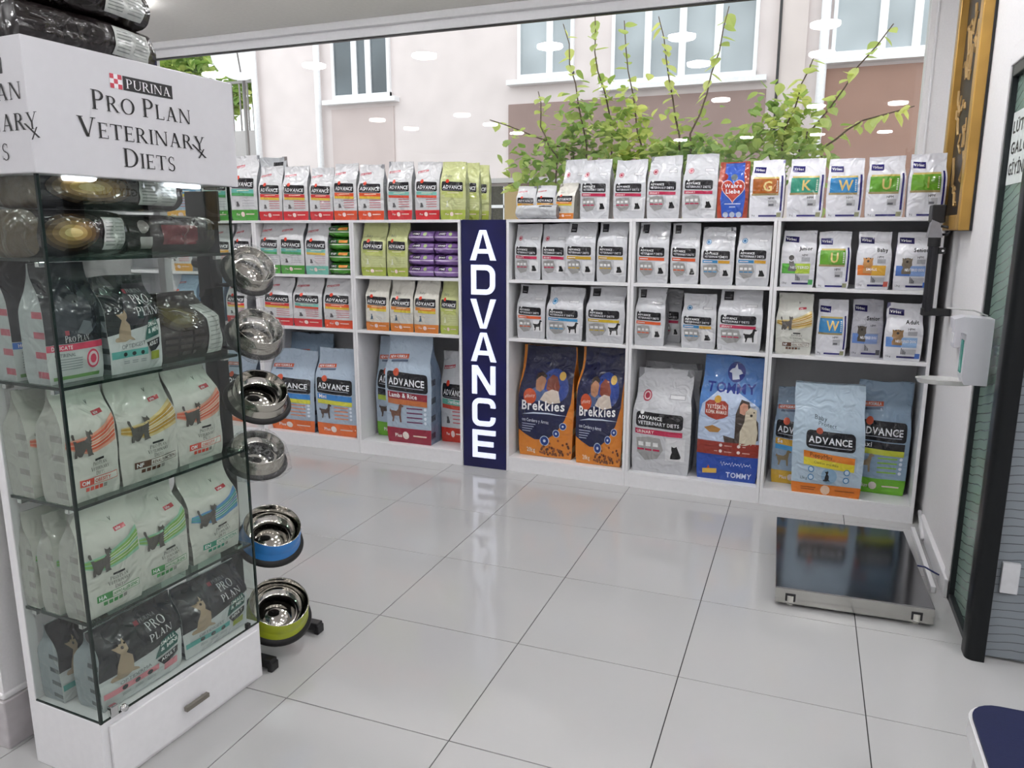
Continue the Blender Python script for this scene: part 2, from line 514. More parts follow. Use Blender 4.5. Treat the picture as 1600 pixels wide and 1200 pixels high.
# ================================================================== LETTERING
GLY = {}
def load_glyphs():
    chars = sorted(set('ABCDEFGHIJKLMNOPQRSTUVWXYZabcdefghijklmnopqrstuvwxyz0123456789&.,!-ÜŞİÖ®'))
    tmp = []
    for wt, off in (('r', 0.0), ('b', 0.022)):
        for ch in chars:
            cu = bpy.data.curves.new('glyph', 'FONT')
            cu.body = ch; cu.offset = off; cu.resolution_u = 2; cu.fill_mode = 'BOTH'
            o = bpy.data.objects.new('glyph', cu); COL.objects.link(o)
            tmp.append((wt, ch, o, cu))
    bpy.context.view_layer.update()
    dg = bpy.context.evaluated_depsgraph_get()
    caps = {}
    for wt, ch, o, cu in tmp:
        me = o.evaluated_get(dg).to_mesh()
        v = np.array([(q.co.x, q.co.y) for q in me.vertices]) if len(me.vertices) else np.zeros((0, 2))
        f = [tuple(p.vertices) for p in me.polygons]
        GLY[(wt, ch)] = [v, f]
        if ch == 'H':
            caps[wt] = v[:, 1].max()
        o.evaluated_get(dg).to_mesh_clear()
    for wt, ch, o, cu in tmp:
        v, f = GLY[(wt, ch)]
        v = v / caps[wt]
        if len(v):
            x0 = v[:, 0].min(); v = v - np.array([x0, 0]); adv = v[:, 0].max() + 0.13
        else:
            adv = 0.4
        GLY[(wt, ch)] = (v, f, adv)
        bpy.data.objects.remove(o); bpy.data.curves.remove(cu)
load_glyphs()

# serif capitals drawn from stems, thin bars and bowls (cap height 1)
def _rect(x0, y0, x1, y1): return [(x0, y0), (x1, y0), (x1, y1), (x0, y1)]
def _ring(cx, cyy, rx, ry, t, th, a0, a1, n=10):
    """crescent ring: thick at the sides (t), thin at top and bottom (th)"""
    out = []
    for k in range(n):
        q = []
        for a in (a0 + (a1 - a0) * k / n, a0 + (a1 - a0) * (k + 1) / n):
            c, s_ = math.cos(math.radians(a)), math.sin(math.radians(a))
            q.append(((cx + rx * c, cyy + ry * s_), (cx + (rx - t) * c, cyy + (ry - th) * s_)))
        out.append([q[0][0], q[1][0], q[1][1], q[0][1]])
    return out
def _diag(x0, y0, x1, y1, w): return [(x0 - w / 2, y0), (x0 + w / 2, y0), (x1 + w / 2, y1), (x1 - w / 2, y1)]
ST, TN = 0.125, 0.05
def _stem(x, y0=0, y1=1, w=ST, top=True, bot=True):
    o = [_rect(x, y0, x + w, y1)]
    if bot: o.append(_rect(x - 0.07, y0, x + w + 0.07, y0 + 0.035))
    if top: o.append(_rect(x - 0.07, y1 - 0.035, x + w + 0.07, y1))
    return o
SERIF = {
 'I': (_stem(0.08), 0.29),
 'L': (_stem(0.08) + [_rect(0.1, 0, 0.58, TN), _rect(0.54, 0, 0.58, 0.22)], 0.62),
 'T': (_stem(0.31, top=False) + [_rect(0.02, 1 - TN, 0.72, 1), _rect(0.02, 0.8, 0.055, 1), _rect(0.685, 0.8, 0.72, 1)], 0.75),
 'E': (_stem(0.08) + [_rect(0.1, 0, 0.58, TN), _rect(0.1, 1 - TN, 0.55, 1), _rect(0.15, 0.49, 0.45, 0.54), _rect(0.55, 0, 0.585, 0.22), _rect(0.52, 0.8, 0.555, 1), _rect(0.43, 0.42, 0.46, 0.61)], 0.63),
 'P': (_stem(0.08) + _ring(0.3, 0.735, 0.29, 0.265, ST, TN, -95, 95) + [_rect(0.15, 1 - TN, 0.3, 1), _rect(0.15, 0.47, 0.3, 0.52)], 0.63),
 'R': (_stem(0.08) + _ring(0.3, 0.745, 0.27, 0.255, ST, TN, -95, 95) + [_rect(0.15, 1 - TN, 0.3, 1), _rect(0.15, 0.49, 0.32, 0.54), _diag(0.68, 0, 0.35, 0.5, 0.14), _rect(0.58, 0, 0.8, 0.035)], 0.78),
 'D': (_stem(0.08) + _ring(0.3, 0.5, 0.48, 0.5, ST + 0.01, TN, -92, 92, 14) + [_rect(0.15, 1 - TN, 0.3, 1), _rect(0.15, 0, 0.3, TN)], 0.84),
 'O': (_ring(0.46, 0.5, 0.43, 0.52, ST + 0.01, TN, 0, 360, 22), 0.93),
 'V': ([_diag(0.44, 0, 0.13, 1, 0.14), _diag(0.45, 0, 0.72, 1, 0.055), _rect(0, 0.965, 0.28, 1), _rect(0.6, 0.965, 0.84, 1)], 0.84),
 'A': ([_diag(0.68, 0, 0.4, 1, 0.14), _diag(0.14, 0, 0.4, 1, 0.055), _rect(0.2, 0.3, 0.62, 0.345), _rect(0.03, 0, 0.26, 0.035), _rect(0.55, 0, 0.83, 0.035)], 0.84),
 'N': (_stem(0.1, w=0.055, top=False) + [_rect(0.74, 0, 0.795, 1), _rect(0.66, 0.965, 0.87, 1), _diag(0.73, 0, 0.14, 1, 0.13), _rect(0, 0.965, 0.16, 1)], 0.89),
 'Y': (_stem(0.34, 0, 0.45, top=False) + [_diag(0.4, 0.42, 0.13, 1, 0.14), _diag(0.42, 0.42, 0.68, 1, 0.055), _rect(0, 0.965, 0.28, 1), _rect(0.57, 0.965, 0.8, 1)], 0.8),
 'U': ([_rect(0.1, 0.3, 0.1 + ST, 1), _rect(0.02, 0.965, 0.31, 1), _rect(0.7, 0.3, 0.755, 1), _rect(0.62, 0.965, 0.84, 1)] + _ring(0.428, 0.31, 0.328, 0.33, 0.09, 0.06, 180, 360, 10), 0.86),
 'S': (_ring(0.28, 0.745, 0.22, 0.27, 0.08, TN, 40, 270, 10) + _ring(0.27, 0.245, 0.24, 0.265, 0.09, TN, -150, 90, 12) + [_rect(0.43, 0.75, 0.46, 0.98), _rect(0.03, 0.02, 0.06, 0.27), _diag(0.36, 0.44, 0.2, 0.54, 0.14)], 0.55),
}
def glyph(ch, font):
    if font == 's':
        if ch.upper() not in SERIF:
            return np.zeros((0, 2)), [], 0.3
        polys, adv = SERIF[ch.upper()]
        v = []; f = []
        for p in polys:
            o = len(v); v += p; f.append(tuple(range(o, o + len(p))))
        sc = 1.0 if ch.isupper() else 0.8
        return np.array(v) * sc, f, adv * sc + 0.06
    if ch == ' ':
        return np.zeros((0, 2)), [], 0.42
    if (font, ch) not in GLY:
        return np.zeros((0, 2)), [], 0.42
    return GLY[(font, ch)]
def text2d(s, font):
    vs = []; fs = []; x = 0.0; n0 = 0
    for ch in s:
        v, f, adv = glyph(ch, font)
        if len(v):
            vs.append(v + np.array([x, 0]))
            fs += [tuple(i + n0 for i in q) for q in f]
            n0 += len(v)
        x += adv
    v = np.vstack(vs) if vs else np.zeros((0, 2))
    return v, fs, max(x - 0.1, 0.01)

# ================================================================== PRINT DESIGNS (u across, v up the front of a bag)
NU, NV = 14, 18
class Design:
    def __init__(s, body, side, aspect, side2=None, rough=0.2):
        s.body, s.side, s.A, s.side2, s.rough = body, side, aspect, side2, rough
        s.parts = {}; s.boxes = []; s.final = None
    def _add(s, part, color, v, f):
        v = np.clip(np.asarray(v, float), 0.0, 1.0)
        bb = (v[:, 0].min(), v[:, 0].max(), v[:, 1].min(), v[:, 1].max())
        lay = 1
        for q, l_ in s.boxes:
            if bb[0] < q[1] and q[0] < bb[1] and bb[2] < q[3] and q[2] < bb[3]:
                lay = max(lay, l_ + 1)
        lay = min(lay, 7)
        s.boxes.append((bb, lay))
        s.parts.setdefault(part, []).append((color, v, f, lay))
    def poly(s, part, color, pts):
        s._add(part, color, pts, [tuple(range(len(pts)))])
    def rect(s, part, color, u0, v0, u1, v1, r=0.0, slant=0.0):
        if r <= 0:
            pts = [(u0, v0), (u1, v0), (u1, v1), (u0, v1)]
        else:
            pts = []
            ry = r / s.A
            for cx, cyy, a0 in ((u1 - r, v0 + ry, -90), (u1 - r, v1 - ry, 0), (u0 + r, v1 - ry, 90), (u0 + r, v0 + ry, 180)):
                for k in range(4):
                    a = math.radians(a0 + 30 * k)
                    pts.append((cx + r * math.cos(a), cyy + ry * math.sin(a)))
        if slant:
            pts = [(p[0], p[1] + (p[0] - u0) * slant) for p in pts]
        s.poly(part, color, pts)
    def circ(s, part, color, cx, cyy, r, n=18, sq=1.0):
        s.poly(part, color, [(cx + r * math.cos(2 * math.pi * k / n), cyy + r * sq / s.A * math.sin(2 * math.pi * k / n)) for k in range(n)])
    def ring(s, part, c1, c2, cx, cyy, r, k=0.78):
        s.circ(part, c1, cx, cyy, r); s.circ(part, c2, cx, cyy, r * k)
    def shape(s, part, color, outline, u0, v0, wu, flip=False):
        """outline in a unit box (height 1) placed with width scale wu"""
        s.poly(part, color, [(u0 + ((1 - p[0]) if flip else p[0]) * wu, v0 + p[1] * wu / s.A) for p in outline])
    def text(s, part, color, st, u, v, h, maxw=None, font='b', align='l', slant=0.0, shear=0.0):
        p, f, wd = text2d(st, font)
        if not len(p):
            return
        sx = h * s.A
        if maxw and wd * sx > maxw:
            sx = maxw / wd
        x = p[:, 0] * sx + p[:, 1] * sx * shear
        off = {'l': 0, 'c': -wd * sx / 2, 'r': -wd * sx}[align]
        uu = u + x + off
        vv = v + p[:, 1] * h + (uu - u) * slant
        s._add(part, color, np.stack([uu, vv], 1), f)
    def finish(s):
        """cut every print along the bag grid so that it can follow the bulge"""
        if s.final is not None:
            return s.final
        s.final = {}
        for part, items in s.parts.items():
            V = []; F = []; MI = []; OFF = []; mats = []
            for color, v, f, layer in items:
                if color not in mats: mats.append(color)
                mi = mats.index(color)
                if True:
                    bm = bmesh.new()
                    bv = [bm.verts.new((p[0], p[1], 0)) for p in v]
                    for q in f:
                        try: bm.faces.new([bv[i] for i in q])
                        except ValueError: pass
                    u0, u1, v0, v1 = v[:, 0].min(), v[:, 0].max(), v[:, 1].min(), v[:, 1].max()
                    bmesh.ops.triangulate(bm, faces=[q for q in bm.faces if len(q.verts) > 4])
                    for k in range(1, NU):
                        if u0 < k / NU < u1:
                            bmesh.ops.bisect_plane(bm, geom=bm.verts[:] + bm.edges[:] + bm.faces[:], plane_co=(k / NU, 0, 0), plane_no=(1, 0, 0), dist=1e-5)
                    for k in range(1, NV):
                        if v0 < k / NV < v1:
                            bmesh.ops.bisect_plane(bm, geom=bm.verts[:] + bm.edges[:] + bm.faces[:], plane_co=(0, k / NV, 0), plane_no=(0, 1, 0), dist=1e-5)
                    bm.verts.index_update()
                    v = np.array([(q.co.x, q.co.y) for q in bm.verts]); f = []
                    for q in bm.faces:
                        ids = [w_.index for w_ in q.verts]
                        if q.normal.z < 0: ids.reverse()
                        f.append(tuple(ids))
                    bm.free()
                o = len(V)
                V += v.tolist(); OFF += [layer] * len(v)
                F += [tuple(i + o for i in q) for q in f]; MI += [mi] * len(f)
            s.final[part] = (np.array(V), np.array(OFF, float), F, MI, mats)
        return s.final

# silhouettes in a unit box
CAT_STAND = [(0.02, 0.95), (0.0, 0.86), (0.06, 0.7), (0.12, 0.5), (0.14, 0.3), (0.1, 0.12), (0.1, 0.0), (0.2, 0.0), (0.22, 0.1), (0.27, 0.25), (0.3, 0.02), (0.4, 0.02), (0.36, 0.28),
             (0.6, 0.3), (0.64, 0.04), (0.62, 0.0), (0.72, 0.0), (0.73, 0.2), (0.78, 0.02), (0.9, 0.02), (0.84, 0.12), (0.84, 0.4), (0.88, 0.55), (0.86, 0.66), (0.94, 0.74), (0.96, 0.85),
             (0.9, 0.92), (0.88, 1.0), (0.8, 0.93), (0.7, 0.96), (0.64, 1.02), (0.65, 0.86), (0.68, 0.74), (0.6, 0.64), (0.4, 0.62), (0.22, 0.6), (0.14, 0.72), (0.1, 0.92)]
CAT_SIT = [(0.1, 0.0), (0.75, 0.0), (0.8, 0.1), (0.95, 0.05), (1.0, 0.2), (0.85, 0.18), (0.72, 0.3), (0.62, 0.6), (0.6, 0.8), (0.62, 1.05), (0.5, 0.95), (0.35, 0.95), (0.22, 1.05), (0.2, 0.75), (0.25, 0.55), (0.15, 0.3)]
DOG_SIT = [(0.05, 0.02), (0.0, 0.1), (0.05, 0.2), (0.2, 0.25), (0.25, 0.6), (0.35, 0.9), (0.4, 1.05), (0.28, 1.2), (0.15, 1.35), (0.32, 1.33), (0.42, 1.38), (0.55, 1.38), (0.62, 1.55), (0.68, 1.35), (0.68, 1.15),
           (0.6, 1.02), (0.78, 0.8), (0.8, 0.5), (0.78, 0.25), (0.95, 0.12), (1.0, 0.03), (0.85, 0.06), (0.7, 0.1), (0.5, 0.0)]
DOG_STAND = [(0.0, 0.55), (0.05, 0.7), (0.12, 0.62), (0.5, 0.6), (0.65, 0.72), (0.72, 0.95), (0.82, 1.0), (1.0, 0.9), (0.98, 0.84), (0.86, 0.82), (0.84, 0.65), (0.8, 0.45), (0.82, 0.0), (0.72, 0.0), (0.68, 0.35),
             (0.35, 0.33), (0.3, 0.15), (0.26, 0.0), (0.16, 0.0), (0.2, 0.2), (0.12, 0.35), (0.1, 0.5)]
PUP = [(0.1, 0.0), (0.9, 0.0), (0.92, 0.3), (0.8, 0.55), (0.95, 0.75), (0.9, 1.05), (0.95, 1.35), (0.75, 1.3), (0.5, 1.38), (0.25, 1.3), (0.05, 1.35), (0.1, 1.05), (0.05, 0.75), (0.2, 0.55), (0.08, 0.3)]
DK = '#131118'; WH = '#f0f0f2'

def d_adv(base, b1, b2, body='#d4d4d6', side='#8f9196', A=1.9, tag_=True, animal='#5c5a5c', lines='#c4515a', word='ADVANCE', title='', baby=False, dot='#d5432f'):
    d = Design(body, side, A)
    if tag_:
        d.rect('formula_tag', '#b8404a', 0.05, 0.80, 0.5, 0.835, slant=0.06)
        d.text('formula_tag/lettering', WH, 'NEW FORMULA', 0.07, 0.806, 0.02, 0.42, slant=0.06)
    if baby:
        d.text('script_line', '#7a8078', 'Baby', 0.2, 0.73, 0.045, 0.3, 'r')
    d.rect('brand_panel', DK, 0.08, 0.5, 0.9, 0.66, r=0.045, slant=-0.02)
    d.circ('brand_panel/emblem', dot, 0.3, 0.66, 0.065)
    d.text('brand_panel/lettering', WH, word, 0.12, 0.535, 0.062, 0.74, shear=0.18, slant=-0.02)
    d.rect('brand_panel/lettering', '#9a9aa2', 0.13, 0.513, 0.8, 0.519, slant=-0.02)
    d.rect('variety_band', b1, 0.08, 0.43, 0.9, 0.49, slant=-0.02)
    d.rect('variety_band', b2, 0.08 if not baby else 0.2, 0.385, 0.9, 0.43, slant=-0.02)
    if title:
        d.text('variety_band/lettering', WH, title, 0.3, 0.442, 0.04, 0.55, slant=-0.02)
    else:
        d.rect('variety_band/lettering', '#f0e6d0', 0.3, 0.455, 0.75, 0.465)
    for k in range(4):
        d.rect('feature_lines', lines, 0.48, 0.345 - k * 0.042, 0.9, 0.356 - k * 0.042, r=0.008)
    d.shape('animal_picture', animal, CAT_SIT if not baby else DOG_SIT, 0.22, 0.215, 0.15)
    d.rect('base_band', base, 0, 0, 1, 0.165)
    d.circ('base_band/seal', '#f3d9d4', 0.46, 0.095, 0.075, 10)
    d.rect('base_band/seal', '#f0d8cc', 0.58, 0.09, 0.88, 0.105)
    d.text('base_band/seal', '#f3e2dc', 'Plus', 0.2, 0.08, 0.03, 0.16, 'b')
    return d
def d_vd(accent, accent2=None, badge='#a8384c', tagtop=False, animal='cat', A=1.95, body='#c6c7cb', title='URINARY'):
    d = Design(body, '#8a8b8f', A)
    if tagtop:
        d.rect('top_tag', '#17161c', 0.08, 0.83, 0.3, 0.97)
        d.rect('top_tag/lettering', '#8d8d90', 0.11, 0.86, 0.25, 0.872)
    else:
        d.ring('round_badge', badge, '#d9b8bc' if badge.startswith('#a8') else '#b8cfe0', 0.2, 0.745, 0.085)
        d.circ('round_badge', badge, 0.2, 0.745, 0.045, 10)
    d.rect('corner_mark', '#a5a6aa', 0.62, 0.725, 0.9, 0.77)
    d.rect('corner_mark', '#d6d6d8', 0.635, 0.732, 0.885, 0.763)
    d.rect('brand_panel', DK, 0.07, 0.455, 0.87, 0.6, r=0.05, slant=-0.015)
    d.circ('brand_panel/emblem', '#d8d8da', 0.17, 0.595, 0.035, 10)
    d.text('brand_panel/lettering', WH, 'ADVANCE', 0.11, 0.53, 0.034, 0.42, slant=-0.015)
    d.text('brand_panel/lettering', '#d5d5da', 'VETERINARY DIETS', 0.11, 0.478, 0.034, 0.7, slant=-0.015)
    d.rect('variety_band', accent, 0.06, 0.385, 0.87 if not accent2 else 0.52, 0.435, slant=-0.015)
    if accent2:
        d.rect('variety_band', accent2, 0.54, 0.378, 0.87, 0.428, slant=-0.015)
    if title:
        d.text('variety_band/lettering', '#f1dede', title, 0.09, 0.395, 0.028, 0.3, slant=-0.015)
    else:
        d.rect('variety_band/lettering', '#e8dcd8', 0.09, 0.402, 0.36, 0.415, slant=-0.015)
    d.poly('kibble_picture', '#9b9a99', [(0.08, 0.34), (0.3, 0.36), (0.5, 0.35), (0.56, 0.24), (0.46, 0.15), (0.24, 0.12), (0.1, 0.2)])
    for k in range(3):
        d.rect('kibble_picture/icons', '#e4e4e4', 0.12 + k * 0.13, 0.265, 0.21 + k * 0.13, 0.305)
        d.rect('kibble_picture/icons', accent, 0.1 + k * 0.14, 0.222, 0.22 + k * 0.14, 0.24)
    d.rect('animal_picture', '#dcdcde', 0.6, 0.14, 0.92, 0.36)
    if animal == 'cat':
        d.shape('animal_picture/silhouette', '#141416', CAT_SIT, 0.66, 0.16, 0.2)
    else:
        d.shape('animal_picture/silhouette', '#141416', DOG_STAND, 0.6, 0.16, 0.3)
    return d
def d_vir_letter(color, ch, gold='#d9c077'):
    d = Design('#dedee4', '#8b89b4', 1.55, '#2c2a66')
    d.rect('brand_patch', '#211d63', 0.06, 0.775, 0.42, 0.885, slant=-0.03)
    d.text('brand_patch/lettering', WH, 'Virbac', 0.09, 0.81, 0.045, 0.29, 'b', slant=-0.03)
    d.rect('colour_block', '#c8b46a', 0.1, 0.665, 0.84, 0.7)
    d.rect('colour_block', color, 0.08, 0.42, 0.84, 0.67)
    d.rect('colour_block', '#9c8b62', 0.06, 0.385, 0.84, 0.42)
    d.text('colour_block/letter', gold, ch, 0.52, 0.46, 0.17, None, 'b', 'c')
    for k in range(6):
        d.rect('colour_block/letter', '#e9e6d8', 0.77, 0.45 + k * 0.033, 0.81, 0.468 + k * 0.033)
    d.text('range_mark', '#1b1b1e', 'HPM', 0.55, 0.315, 0.042, 0.25, 'r')
    d.rect('range_mark', '#b9b9bd', 0.56, 0.195, 0.8, 0.3)
    d.rect('range_mark', '#6b6b70', 0.58, 0.205, 0.72, 0.24)
    d.text('weight_text', '#3a3a40', '3kg', 0.07, 0.03, 0.03, 0.1, 'r')
    d.rect('base_stripe', '#25216a', 0.28, 0.02, 0.82, 0.05)
    d.rect('side_stripe', '#25216a', 0.9, 0.12, 0.955, 0.72)
    d.rect('corner_patch', '#8f9072', 0.82, 0.015, 0.95, 0.09)
    return d
def d_vir_name(name, c1, c2, fur, corner, band='NEUTERED', cat=False, body='#dcdce1'):
    d = Design(body, '#77779a', 1.6, '#23215a')
    d.rect('brand_patch', '#1f1b52', 0.06, 0.8, 0.48, 0.905, slant=-0.03)
    d.text('brand_patch/lettering', WH, 'Virbac', 0.09, 0.83, 0.045, 0.33, 'b', slant=-0.03)
    d.text('name_text', '#1c1c20', name, 0.9, 0.655, 0.065, 0.5, 'b', 'r')
    d.text('range_mark', '#26262a', 'HPM', 0.6, 0.545, 0.04, 0.25, 'r')
    d.rect('range_mark', '#a9a9ae', 0.6, 0.455, 0.84, 0.53)
    d.rect('colour_band', c1, 0.05, 0.245, 0.45, 0.42)
    d.rect('colour_band', c2, 0.45, 0.245, 0.86, 0.42)
    if cat:
        d.shape('animal_picture', fur, CAT_SIT, 0.2, 0.285, 0.28)
        d.circ('animal_picture', '#4d4b49', 0.315, 0.52, 0.075, 12)
    else:
        d.shape('animal_picture', fur, PUP, 0.18, 0.28, 0.32)
        d.circ('animal_picture/face', '#2a2422', 0.34, 0.49, 0.035, 10)
        d.circ('animal_picture/face', '#241f1d', 0.28, 0.54, 0.018, 8)
        d.circ('animal_picture/face', '#241f1d', 0.4, 0.54, 0.018, 8)
    d.text('colour_band/lettering', WH, band, 0.3, 0.33, 0.045, 0.53, 'b')
    d.rect('nutrition_chart', '#b5b5ba', 0.5, 0.12, 0.86, 0.215)
    for k in range(4):
        d.rect('nutrition_chart/bars', '#2a2a30', 0.46 + k * 0.035, 0.12, 0.48 + k * 0.035, 0.23 - k * 0.02)
    d.text('weight_text', '#3a3a40', '1,5kg', 0.06, 0.06, 0.032, 0.2, 'r')
    d.rect('base_stripe', '#201d5c', 0.36, 0.05, 0.84, 0.085)
    d.rect('corner_patch', corner, 0.84, 0.05, 0.97, 0.14)
    return d
def d_lime():
    d = d_adv('#aab752', '#b9c26c', '#c2ca7c', body='#c3c890', side='#999f78', A=2.0, tag_=False, baby=True, animal='#dfe3c8', lines='#cdd59a')
    return d
def d_babyw():
    return d_adv('#d77f36', '#dd8a3c', '#d9c443', body='#d3d0c6', side='#9c9a92', A=1.95, tag_=False, baby=True, animal='#3e566b', lines='#c9d0d2')
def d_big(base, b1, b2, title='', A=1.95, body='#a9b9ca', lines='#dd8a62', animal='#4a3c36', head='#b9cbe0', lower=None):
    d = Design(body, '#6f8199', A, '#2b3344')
    d.rect('formula_tag', '#c65a3c', 0.03, 0.775, 0.5, 0.815, slant=0.03)
    d.text('formula_tag/lettering', WH, 'NEW FORMULA', 0.06, 0.784, 0.024, 0.4, slant=0.03)
    d.rect('formula_tag', '#5d6b80', 0.1, 0.75, 0.5, 0.77, slant=0.03)
    d.rect('brand_panel', '#101119', 0.05, 0.5, 0.93, 0.675, r=0.05, slant=-0.02)
    d.circ('brand_panel/emblem', '#c9573a', 0.26, 0.665, 0.07)
    d.text('brand_panel/lettering', '#eef0f4', 'ADVANCE', 0.09, 0.555, 0.063, 0.78, slant=-0.02)
    d.rect('brand_panel/lettering', '#9fa3ad', 0.1, 0.532, 0.85, 0.54, slant=-0.02)
    d.rect('variety_band', b1, 0.06, 0.425, 0.92, 0.49, slant=-0.02)
    d.rect('variety_band', b2, 0.06, 0.375, 0.92, 0.425, slant=-0.02)
    if title:
        d.text('variety_band/lettering', WH, title, 0.1, 0.44, 0.042, 0.62, slant=-0.02)
    d.shape('animal_picture', animal, DOG_STAND, 0.08, 0.2, 0.34)
    for k in range(4):
        d.rect('feature_lines', lines, 0.48, 0.33 - k * 0.043, 0.82, 0.343 - k * 0.043, r=0.008)
        d.circ('feature_lines', '#dfe8f2', 0.88, 0.336 - k * 0.043, 0.03, 8)
    d.rect('base_band', base, 0, 0, 1, 0.145)
    d.circ('base_band/seal', '#ecdfd8', 0.43, 0.075, 0.075, 10)
    d.text('base_band/seal', '#f3e6df', 'Plus', 0.18, 0.055, 0.035, 0.16)
    d.rect('base_band/seal', '#e6cfc2', 0.6, 0.07, 0.9, 0.083)
    return d
def d_puppy():
    d = Design('#b4c7d6', '#8fa2b2', 1.5)
    d.text('script_line', '#3c4652', 'Baby', 0.3, 0.70, 0.04, 0.2, 'r', slant=-0.1)
    d.text('script_line', '#3c4652', 'Protect', 0.36, 0.65, 0.035, 0.25, 'r', slant=-0.1)
    d.rect('brand_panel', '#11121a', 0.2, 0.43, 0.88, 0.6, r=0.06, slant=-0.02)
    d.circ('brand_panel/emblem', '#b4553f', 0.38, 0.595, 0.045)
    d.text('brand_panel/lettering', '#eef0f4', 'ADVANCE', 0.235, 0.485, 0.06, 0.6, slant=-0.02)
    d.rect('brand_panel/lettering', '#9fa3ad', 0.24, 0.455, 0.83, 0.463, slant=-0.02)
    d.rect('variety_band', '#e0812f', 0.17, 0.345, 0.88, 0.405, slant=-0.05)
    d.text('variety_band/lettering', '#3a2a1c', 'PuppyMini', 0.26, 0.355, 0.035, 0.36, 'r', slant=-0.05)
    d.rect('variety_band', '#e3d23e', 0.17, 0.275, 0.88, 0.345, slant=-0.05)
    d.text('variety_band/lettering', '#4a4422', 'Chicken and Rice', 0.32, 0.295, 0.022, 0.34, 'r', slant=-0.05)
    d.circ('animal_picture', '#8fb0cb', 0.54, 0.185, 0.11)
    d.shape('animal_picture/silhouette', '#16181c', DOG_SIT, 0.46, 0.135, 0.1)
    for cx in (0.28, 0.78):
        for cz in (0.235, 0.16):
            d.circ('icons', '#4a7fae', cx, cz, 0.045, 12)
            d.circ('icons', '#c5d9e8', cx, cz, 0.032, 10)
    d.text('weight_text', '#37424e', '1,5kg', 0.13, 0.135, 0.024, 0.1, 'r')
    d.rect('base_band', '#df7d2d', 0, 0, 1, 0.1)
    d.circ('base_band/seal', '#e9c9ac', 0.5, 0.05, 0.07, 10)
    d.rect('base_band/seal', '#8a4a20', 0.14, 0.058, 0.36, 0.066)
    d.rect('base_band/seal', '#8a4a20', 0.14, 0.038, 0.34, 0.046)
    d.rect('base_band/seal', '#8a4a20', 0.64, 0.05, 0.92, 0.058)
    return d
def d_liebe():
    d = Design('#9c3f2c', '#7d3022', 1.8)
    d.poly('blue_panel', '#2f55b4', [(0.16, 0.02), (0.84, 0.02), (0.9, 0.35), (0.84, 0.75), (0.84, 0.98), (0.2, 0.98), (0.2, 0.75), (0.1, 0.35)])
    d.circ('blue_panel/picture', '#5e6a70', 0.52, 0.72, 0.11, 12)
    h = []
    for k in range(28):
        t = 2 * math.pi * k / 28
        h.append((0.5 + 0.024 * 16 * math.sin(t) ** 3, 0.5 + 0.0145 * (13 * math.cos(t) - 5 * math.cos(2 * t) - 2 * math.cos(3 * t) - math.cos(4 * t))))
    d.poly('heart', '#e6cdc8', h)
    d.poly('heart', '#b03a2c', [(0.5 + (p[0] - 0.5) * 0.93, 0.5 + (p[1] - 0.5) * 0.93) for p in h])
    d.text('heart/lettering', WH, 'Wahre', 0.5, 0.535, 0.07, 0.56, 'b', 'c')
    d.text('heart/lettering', WH, 'Liebe', 0.5, 0.435, 0.075, 0.5, 'b', 'c')
    d.circ('badge', '#97342a', 0.2, 0.73, 0.12, 14)
    d.rect('small_print', '#cfd8ee', 0.24, 0.245, 0.76, 0.26)
    d.rect('small_print', '#c4d2ee', 0.4, 0.19, 0.6, 0.205)
    for cx in (0.28, 0.5, 0.72):
        d.circ('icons', '#b9c4d8', cx, 0.06, 0.09, 14)
    return d
